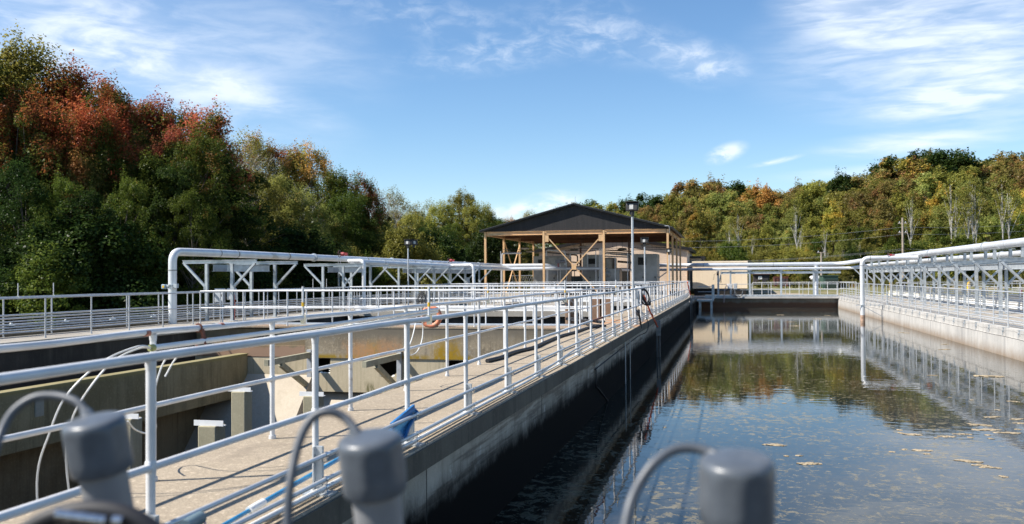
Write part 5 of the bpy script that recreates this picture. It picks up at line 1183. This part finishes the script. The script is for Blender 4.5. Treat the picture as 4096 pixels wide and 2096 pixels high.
def trunk_mb(seed, H, cl, r0, lean=.3, nb=14, bare=False):
    q = random.Random(seed); mb = MB(); ax = []
    for i in range(7):
        u = i / 6; ax.append(Vector((lean * u * u + .12 * math.sin(u * 5 + seed), .12 * math.sin(u * 4 + seed * 2), H * .9 * u)))
    mb.tube(ax, [r0 * (1 - .88 * i / 6) for i in range(7)], 7)
    idx = list(range(len(cl))); q.shuffle(idx)
    for k in idx[:nb]:
        c = Vector(cl[k][:3]); u0 = max(.18, min(.85, (c.z / H) * .9 - .16)); i0 = u0 * 6; i = int(i0); st = ax[i].lerp(ax[min(6, i + 1)], i0 - i)
        mid = st.lerp(c, .5) + Vector((q.uniform(-.3, .3), q.uniform(-.3, .3), .25)); r1 = r0 * (1 - .85 * u0) * .55
        mb.tube([st, mid, c], [r1, r1 * .6, r1 * .2], 5)
        if bare:
            for w in range(4):
                e = mid.lerp(c, q.uniform(.1, 1)); mb.tube([e, e + Vector((q.uniform(-1, 1), q.uniform(-1, 1), q.uniform(.3, 1.3)))], [r1 * .3, .008], 4)
    return mb
KIND = {}
def make_kind(key, seed, H, RX, z0, nclump, lpc, ls, shape='oval', clr=.85, top=1.0, r0=.16, nb=14, bmat=bark, bare=False, shell=.45, lead=0):
    v, f, cl = crown_geo(seed, H, RX, z0, nclump, lpc, ls, shape, clr, top, shell, lead)
    cm = np_mesh('crown', v, f, FM['green'])
    tm = trunk_mb(seed, H, cl, r0, nb=nb, bare=bare).mesh('trunk'); tm.materials.append(bmat)
    KIND[key] = (cm, tm, H)
# near forest kinds (leaves about 13 cm) and far forest kinds (larger leaf sprays)
make_kind('n0', 11, 11, 2.9, 1.2, 92, 320, .098, 'round', .74, 1.2, .14, 30, lead=30)
make_kind('n1', 12, 11, 2.5, 1.5, 80, 320, .096, 'oval', .70, 1.25, .12, 28, lead=30)
make_kind('n2', 13, 11, 3.2, 1.0, 96, 320, .10, 'round', .82, 1.05, .15, 32, lead=20)
make_kind('n3', 14, 11, 2.9, .2, 104, 290, .10, 'round', .80, 1.0, .12, 24, lead=10)
make_kind('airy', 15, 11, 2.4, 2.5, 90, 75, .09, 'oval', .62, 1.5, .11, 64, pale_bark, True)
make_kind('bush', 16, 4.2, 2.3, .1, 70, 260, .105, 'wall', .62, 1.2, .05, 8, lead=20)
make_kind('f0', 21, 12, 3.2, 2.2, 66, 240, .185, 'oval', .92, 1.2, .17, 14, lead=20)
make_kind('f1', 22, 12, 2.5, 2.5, 54, 240, .18, 'oval', .84, 1.4, .15, 12, lead=24)
make_kind('f2', 23, 12, 3.6, 1.5, 78, 220, .19, 'round', 1.0, 1.0, .18, 14, lead=12)
make_kind('f3', 24, 12, 2.8, .3, 68, 220, .185, 'wall', .92, 1.1, .14, 10, lead=16)
make_kind('fcone', 25, 12, 1.9, .5, 110, 100, .17, 'cone', .45, .7, .14, 6)
make_kind('birch', 26, 13, 1.7, 7.0, 26, 60, .15, 'oval', .6, 1.3, .14, 12, pale_bark, False)
make_kind('snag', 27, 9, 1.3, 4.0, 12, 10, .15, 'oval', .6, 1.2, .11, 12, pale_bark, False)
def tree(kind, fol, x, y, H, label, group, name='tree', wide=1.0, z=None, cat='tree'):
    cm, tm, H0 = KIND[kind]; z = gz(x, y) - .1 if z is None else z
    t = thing(name, (x, y, z), label, cat, group); s = H / H0
    t.scale = (s * wide, s * wide, s); t.rotation_euler = (0, 0, rnd.uniform(0, 6.28))
    for nm, me in (('crown', cm), ('trunk', tm)):
        o = bpy.data.objects.new(nm, me); C.objects.link(o); o.parent = t
        if nm == 'crown': o.material_slots[0].link = 'OBJECT'; o.material_slots[0].material = FM[fol]
    return t
def tree_px(kind, fol, px, py, Y, label, group, wide=1.0, **kw):
    c = onY(px, py, Y); zb = gz(c.x, Y) - .1
    return tree(kind, fol, c.x, Y, max(2, (c.z - zb) / 1.02), label, group, wide=wide, **kw)
COL = {'red': 'red topped', 'crimson': 'crimson tinged', 'green': 'leafy green', 'dark': 'dark green', 'olive': 'olive green', 'yellow': 'golden yellow', 'orange': 'orange topped', 'brown': 'rusty brown', 'pale': 'pale green'}
def ordn(n): return '%d%s' % (n, 'th' if 10 < n % 100 < 14 else {1: 'st', 2: 'nd', 3: 'rd'}.get(n % 10, 'th'))
GL = 'trees of the forest behind the left walkway'
left = [ # px, top py, depth, kind, foliage, width
 (-620, 60, 60, 'n2', 'green', 1.2), (-420, 20, 58, 'n2', 'green', 1.2), (-250, 30, 60, 'n0', 'red', 1.1), (-110, 150, 62, 'n0', 'red', 1.0), (15, 190, 66, 'n1', 'olive', .9), (105, 122, 66, 'n1', 'olive', 1.0), (60, 330, 58, 'n2', 'red', .9), (165, 330, 64, 'n0', 'red', .95), (250, 228, 66, 'n1', 'red', 1.0), (345, 262, 66, 'n0', 'red', 1.0), (440, 318, 64, 'n0', 'red', .95), (300, 360, 60, 'n2', 'red', .85), (395, 420, 60, 'n0', 'red', .8),
 (30, 540, 58, 'n2', 'green', .8), (95, 640, 54, 'n3', 'dark', .9), (175, 560, 58, 'n0', 'green', .8), (235, 700, 54, 'n3', 'green', .8), (320, 600, 58, 'n1', 'orange', 1.0), (365, 760, 54, 'n3', 'dark', .9), (455, 560, 60, 'n0', 'green', .8), (500, 700, 56, 'n3', 'green', .8), (545, 392, 78, 'n1', 'dark', 1.1), (500, 440, 74, 'n1', 'dark', 1.0), (610, 400, 68, 'n1', 'crimson', 1.0), (668, 372, 68, 'n0', 'crimson', 1.0), (740, 450, 64, 'n2', 'crimson', .9), (828, 408, 66, 'n1', 'crimson', 1.15), (790, 520, 62, 'n0', 'green', .9), (600, 600, 60, 'n1', 'green', 1.1), (700, 640, 60, 'n3', 'dark', 1.0), (770, 760, 58, 'n3', 'green', .9), (870, 600, 64, 'n1', 'dark', 1.0), (570, 520, 62, 'n0', 'crimson', .8),  # low trees get dark leaves to paint in the forest edge's shade
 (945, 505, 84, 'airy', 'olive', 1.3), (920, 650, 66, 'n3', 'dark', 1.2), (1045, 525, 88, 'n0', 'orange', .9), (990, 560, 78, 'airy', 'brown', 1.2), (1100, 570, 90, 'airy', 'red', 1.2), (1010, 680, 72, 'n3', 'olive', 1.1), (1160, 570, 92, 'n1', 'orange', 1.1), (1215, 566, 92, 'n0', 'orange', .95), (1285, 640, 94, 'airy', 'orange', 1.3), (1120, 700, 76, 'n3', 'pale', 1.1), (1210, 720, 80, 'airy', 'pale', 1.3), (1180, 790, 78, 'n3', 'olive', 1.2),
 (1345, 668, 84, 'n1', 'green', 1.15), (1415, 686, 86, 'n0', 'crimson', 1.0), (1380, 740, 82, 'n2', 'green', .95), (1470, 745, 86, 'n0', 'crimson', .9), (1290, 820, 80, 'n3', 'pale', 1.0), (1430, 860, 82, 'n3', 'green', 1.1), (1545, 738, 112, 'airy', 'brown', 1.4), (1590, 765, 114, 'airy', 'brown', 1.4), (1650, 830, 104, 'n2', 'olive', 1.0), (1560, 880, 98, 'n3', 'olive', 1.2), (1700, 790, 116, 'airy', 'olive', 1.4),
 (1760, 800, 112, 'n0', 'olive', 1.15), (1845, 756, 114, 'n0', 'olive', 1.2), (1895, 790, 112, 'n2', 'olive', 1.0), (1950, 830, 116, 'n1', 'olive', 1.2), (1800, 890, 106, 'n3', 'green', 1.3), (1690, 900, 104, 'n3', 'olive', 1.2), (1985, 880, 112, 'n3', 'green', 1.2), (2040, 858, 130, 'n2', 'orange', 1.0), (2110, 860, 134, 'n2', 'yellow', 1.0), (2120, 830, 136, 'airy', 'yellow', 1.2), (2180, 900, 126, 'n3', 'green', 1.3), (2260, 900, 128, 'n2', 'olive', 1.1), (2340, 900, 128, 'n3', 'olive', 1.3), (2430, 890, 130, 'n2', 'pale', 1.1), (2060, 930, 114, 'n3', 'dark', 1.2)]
def tree_d(kind, fol, px, py, D, label, group, wide):
    c = dep(px, py, D); zb = gz(c.x, c.y) - .1
    return tree(kind, fol, c.x, c.y, max(2, (c.z - zb) / (1.09 if kind in ('n0', 'n1', 'n2') else 1.06)), label, group, wide=wide)
for k, (px, py, Y, kd, fo, w) in enumerate(sorted(left)):
    kd_w = 'sparse' if kd == 'airy' else ('spreading' if kd == 'n2' else ('low branched' if kd == 'n3' else 'tall'))
    tree_d(kd, fo, px, py, Y, '%s %s tree, %s from the left in the left forest' % (kd_w, COL[fo], ordn(k + 1)), GL, w)
GB_ = 'bushes at the foot of the left forest'
bq = random.Random(31)
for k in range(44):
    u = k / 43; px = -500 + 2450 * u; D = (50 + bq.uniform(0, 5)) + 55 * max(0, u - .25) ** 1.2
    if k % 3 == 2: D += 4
    fo = bq.choice(['dark', 'dark', 'green', 'olive', 'dark', 'orange' if k % 4 == 0 else 'dark']); c = dep(px, 1150, D)  # mostly dark leaves, painting shade along the foot of the forest
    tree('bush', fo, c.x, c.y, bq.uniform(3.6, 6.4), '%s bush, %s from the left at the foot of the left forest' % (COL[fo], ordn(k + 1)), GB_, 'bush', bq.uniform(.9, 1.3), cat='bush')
# inner row that closes the gaps
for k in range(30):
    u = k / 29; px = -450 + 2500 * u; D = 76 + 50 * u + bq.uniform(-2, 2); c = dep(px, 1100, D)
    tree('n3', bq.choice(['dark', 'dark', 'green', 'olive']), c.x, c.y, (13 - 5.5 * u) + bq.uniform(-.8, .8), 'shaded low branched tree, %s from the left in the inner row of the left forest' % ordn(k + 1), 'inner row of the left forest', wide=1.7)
# right forest on the rising slope
sky = [(2250, 830), (2330, 805), (2420, 812), (2500, 800), (2560, 800), (2610, 778), (2680, 778), (2745, 738), (2795, 728), (2860, 724), (2930, 735), (2990, 748), (3030, 745), (3090, 760), (3150, 765), (3210, 740), (3270, 728), (3320, 718), (3380, 700), (3440, 712), (3490, 690), (3530, 660), (3575, 640), (3622, 634), (3690, 640), (3740, 606), (3790, 602), (3850, 640), (3920, 646), (3975, 640), (4030, 640), (4075, 612), (4140, 600), (4210, 610)]
def skyl(px):
    for (a, ya), (b_, yb) in zip(sky[:-1], sky[1:]):
        if a <= px <= b_: return ya + (yb - ya) * (px - a) / (b_ - a)
    return sky[0][1] if px < sky[0][0] else sky[-1][1]
fr_ = random.Random(77); rows = []
bcol = {0: 'dark', 1: 'green', 2: 'olive', 3: 'dark', 4: 'dark', 5: 'dark', 6: 'olive', 7: 'brown', 8: 'brown', 9: 'brown', 10: 'dark', 11: 'pale', 12: 'orange', 13: 'olive', 14: 'brown', 15: 'brown', 16: 'olive', 17: 'olive', 18: 'dark', 19: 'brown', 20: 'brown', 21: 'dark', 22: 'dark', 23: 'yellow', 24: 'brown', 25: 'dark', 26: 'dark', 27: 'olive', 28: 'brown', 29: 'dark', 30: 'brown', 31: 'brown', 32: 'dark'}
for k, (px, py) in enumerate(sky): rows.append((px, py + 4, 176 + fr_.uniform(-5, 5), 'f2' if k % 3 else 'f0', bcol.get(k, 'olive'), 1.0, 'skyline'))
rows.append((3622, 628, 178, 'fcone', 'dark', .8, 'skyline')); rows.append((3950, 630, 178, 'fcone', 'dark', .9, 'skyline')); rows.append((4020, 634, 177, 'fcone', 'dark', .9, 'skyline'))
for row, (Y, drop, step, nm) in enumerate(((160, 62, 78, 'upper'), (146, 135, 82, 'middle'), (133, 205, 86, 'lower'), (122, 275, 92, 'front'))):
    px = 2380 + row * 22
    while px < 4260:
        base = 1085 - (1085 - skyl(px)) * (1 - drop / 400) + fr_.uniform(-22, 22)
        fo = fr_.choice({'upper': ['olive', 'brown', 'olive', 'pale', 'pale'], 'middle': ['olive', 'yellow', 'pale', 'olive', 'pale', 'brown'], 'lower': ['olive', 'pale', 'pale', 'green', 'brown', 'olive'], 'front': ['green', 'olive', 'pale', 'olive', 'green', 'pale']}[nm])
        if px > 3850 and row > 1: fo = fr_.choice(['green', 'green', 'pale', 'olive'])
        rows.append((px, base, Y + fr_.uniform(-4, 4), fr_.choice(['f0', 'f1', 'f1', 'f2', 'f3']) if row < 3 else fr_.choice(['f3', 'f1', 'f3', 'f0']), fo, fr_.uniform(.85, 1.1), nm))
        px += step * fr_.uniform(.75, 1.25)
for bx, by in ((2915, 870), (2950, 830), (3008, 930), (3185, 790), (3200, 900), (3372, 985), (3440, 960), (3805, 700), (3822, 760), (3868, 735), (3890, 690), (3903, 720), (4010, 700), (4035, 720), (2730, 935), (2860, 940), (3640, 760), (3300, 900)): rows.append((bx, by, 115.5 if by > 800 else 118.5, 'birch' if by < 900 else 'snag', 'olive', .85, 'birch'))
rows.append((2800, 852, 116, 'f0', 'yellow', .9, 'front'))
cnt = {}
for (px, py, Y, kd, fo, w, nm) in sorted(rows):
    cnt[nm] = cnt.get(nm, 0) + 1
    if nm == 'birch': lab = 'pale trunked nearly bare tree, %s from the left along the right forest edge' % ordn(cnt[nm])
    else: lab = '%s tree, %s from the left in the %s row of the right forest' % (COL[fo], ordn(cnt[nm]), nm)
    tree_px(kd, fo, px, py, Y, lab, nm + ' row trees of the right forest', w * (1.25 if kd not in ('birch', 'snag') else 1.0))
for k in range(34):
    px = 2700 + k * 46; Y = 112 + fr_.uniform(-2, 2); c = onY(px, 1050, Y); fo = fr_.choice(['green', 'olive', 'orange', 'green', 'yellow', 'dark'])
    tree('bush', fo, c.x, Y, fr_.uniform(2.4, 4.6), '%s shrub, %s from the left below the right forest' % (COL[fo], ordn(k + 1)), 'shrubs below the right forest', 'shrub', fr_.uniform(1.1, 1.7), cat='shrub')
# weeds in the yard: one uncountable ground cover
n = 9000; rs = np.random.RandomState(3); wx = rs.uniform(-30, 45, n); wy = rs.uniform(92, 114, n)
keep = (wy > 99) | (wx < -19); wx, wy = wx[keep], wy[keep]; n = len(wx)
wz = np.array([gz(a, b_) for a, b_ in zip(wx, wy)]); h = rs.uniform(.15, .75, n) * (1 + .6 * np.sin(wx * .7) * np.sin(wy * .9)); an = rs.uniform(0, 3.14, n)
p = np.stack([wx, wy, wz - .1], 1); d = np.stack([np.cos(an), np.sin(an), np.zeros(n)], 1) * .16; up = np.stack([rs.uniform(-.1, .1, n), rs.uniform(-.1, .1, n), h], 1)
v = np.stack([p - d, p + d, p + d * .4 + up, p - d * .4 + up], 1).reshape(-1, 3)
o = bpy.data.objects.new('weeds', np_mesh('weeds', v, np.arange(n * 4).reshape(-1, 4), foliage('weed_foliage', (.09, .10, .025), (.17, .155, .045), (.26, .15, .05), (.3, .2, .07), .95, 0))); C.objects.link(o)
tag(o, 'tall weeds and dry grass on the bank behind the yard', 'weeds', None, 'stuff')
c = onY(3207, 1120, 103); tree('bush', 'orange', c.x, 103, 1.4, 'small rusty orange shrub between the brown bin and the gas tank', None, 'shrub', .8, cat='shrub')

# ------------------------------------------------------------------ sun and sky
L = Vector((.855, .40, -1.0)).normalized()
sun = bpy.data.lights.new('sun', 'SUN'); sun.energy = 5.0; sun.angle = R(.53); sun.color = (1.0, .94, .85)
so = bpy.data.objects.new('sun', sun); C.objects.link(so); so.rotation_euler = L.to_track_quat('-Z', 'Y').to_euler()
w = bpy.data.worlds.new('World'); scene.world = w; w.use_nodes = True; t = NT(w.node_tree)
bg = t.n['Background']; bg.inputs['Strength'].default_value = .09
sk = t.new('ShaderNodeTexSky'); sk.sky_type = 'NISHITA'; sk.sun_disc = False
sk.sun_elevation = math.asin(-L.z); sk.sun_rotation = math.atan2(-L.x, -L.y); sk.air_density = 1.0; sk.dust_density = .05; sk.ozone_density = 3.5; sk.altitude = 200
tc = t.new('ShaderNodeTexCoord'); sp = t.new('ShaderNodeSeparateXYZ'); t.link(tc.outputs['Generated'], sp.inputs[0])
az = t.math('MULTIPLY', t.math('ARCTAN2', sp.outputs[0], sp.outputs[1]), 57.2958); el = t.math('MULTIPLY', t.math('ARCSINE', sp.outputs[2]), 57.2958)
cb = t.new('ShaderNodeCombineXYZ'); t.link(az, cb.inputs[0]); t.link(el, cb.inputs[1]); P2 = cb.outputs[0]
def azel(px, py):
    r = ray(px, py).normalized(); return math.degrees(math.atan2(r.x, r.y)), math.degrees(math.asin(r.z))
def blob(px, py, rx, ry, rot, pw=1.0):
    a, e = azel(px, py); k = 57.2958 / FPX
    v = t.mapping(P2, (a, e, 0), (0, 0, R(rot)), (rx * k, ry * k, 1), 'TEXTURE')
    ln = t.new('ShaderNodeVectorMath', operation='LENGTH'); t.link(v, ln.inputs[0])
    return t.math('MULTIPLY', t.ramp(ln.outputs['Value'], 1.0, .0), pw)
def addm(l):
    s = l[0]
    for x in l[1:]: s = t.math('ADD', s, x)
    return s
# cirrus streaks: fine fibres along a tilted direction; masks say in which parts of the sky the cloud decks lie
fibL = t.noise(t.mapping(P2, rot=(0, 0, R(24)), sc=(.2, .7, 1)), 1.0, 9, .6, .35)
softL = t.noise(t.mapping(P2, rot=(0, 0, R(22)), sc=(.10, .30, 1)), 1.0, 5, .5, .2)
fibR = t.noise(t.mapping(P2, loc=(3, 1, 0), rot=(0, 0, R(-14)), sc=(.26, 1.5, 1)), 1.0, 9, .58, .4)
softR = t.noise(t.mapping(P2, loc=(9, 4, 0), rot=(0, 0, R(-10)), sc=(.10, .34, 1)), 1.0, 5, .5, .4)
puff = t.noise(t.mapping(P2, loc=(2, 7, 0), rot=(0, 0, R(12)), sc=(.5, 1.1, 1)), 1.0, 9, .62, .5)
mL = addm([blob(250, 60, 950, 420, -20, .75), blob(620, 260, 950, 240, -20, .65), blob(1080, 400, 440, 85, -17, .42), blob(1150, 170, 560, 240, -20, .42), blob(60, 330, 300, 200, 0, .4)])
mC = addm([blob(2000, 215, 620, 100, 6, .42), blob(1700, 60, 700, 140, -8, .28), blob(2780, 240, 300, 120, -16, .62), blob(2880, 300, 140, 60, -10, .25), blob(2400, 120, 420, 160, -14, .4)])
mR = addm([blob(3700, 110, 760, 380, 8, .95), blob(4000, 330, 560, 300, 6, .7), blob(3760, 410, 460, 80, 4, .9), blob(3300, 40, 330, 160, -30, .5), blob(3620, 575, 460, 62, 2, .95), blob(3450, 690, 460, 40, 2, .5)])
mP = addm([blob(2905, 612, 105, 46, 18, 1.2), blob(3100, 645, 130, 16, 10, .8), blob(2200, 815, 190, 62, 8, 1.1), blob(2060, 850, 200, 50, 2, .8)])
cl = t.math('MULTIPLY', mL, t.math('ADD', t.ramp(fibL, .34, .72, 0, .62), t.ramp(softL, .28, .72, .12, .38)))
cl = t.math('ADD', cl, t.math('MULTIPLY', mC, t.math('ADD', t.ramp(puff, .40, .72, 0, .85), t.ramp(softL, .35, .7, 0, .3))))
cl = t.math('ADD', cl, t.math('MULTIPLY', mR, t.math('ADD', t.ramp(fibR, .32, .70, 0, .52), t.ramp(softR, .28, .68, .14, .40))))
cl = t.math('ADD', cl, t.math('MULTIPLY', mP, t.ramp(puff, .34, .62, .1, 1.0)))
cl = t.math('MULTIPLY', cl, t.ramp(el, -.5, 1.0)); cl = t.math('MINIMUM', cl, .78)
hs = t.new('ShaderNodeHueSaturation'); hs.inputs['Saturation'].default_value = 1.12; hs.inputs['Value'].default_value = 1.0; t.link(sk.outputs[0], hs.inputs['Color'])
t.link(t.mix(cl, hs.outputs[0], (6.6, 7.1, 7.8)), bg.inputs['Color'])
scene.cycles.max_bounces = 8; scene.cycles.transparent_max_bounces = 4
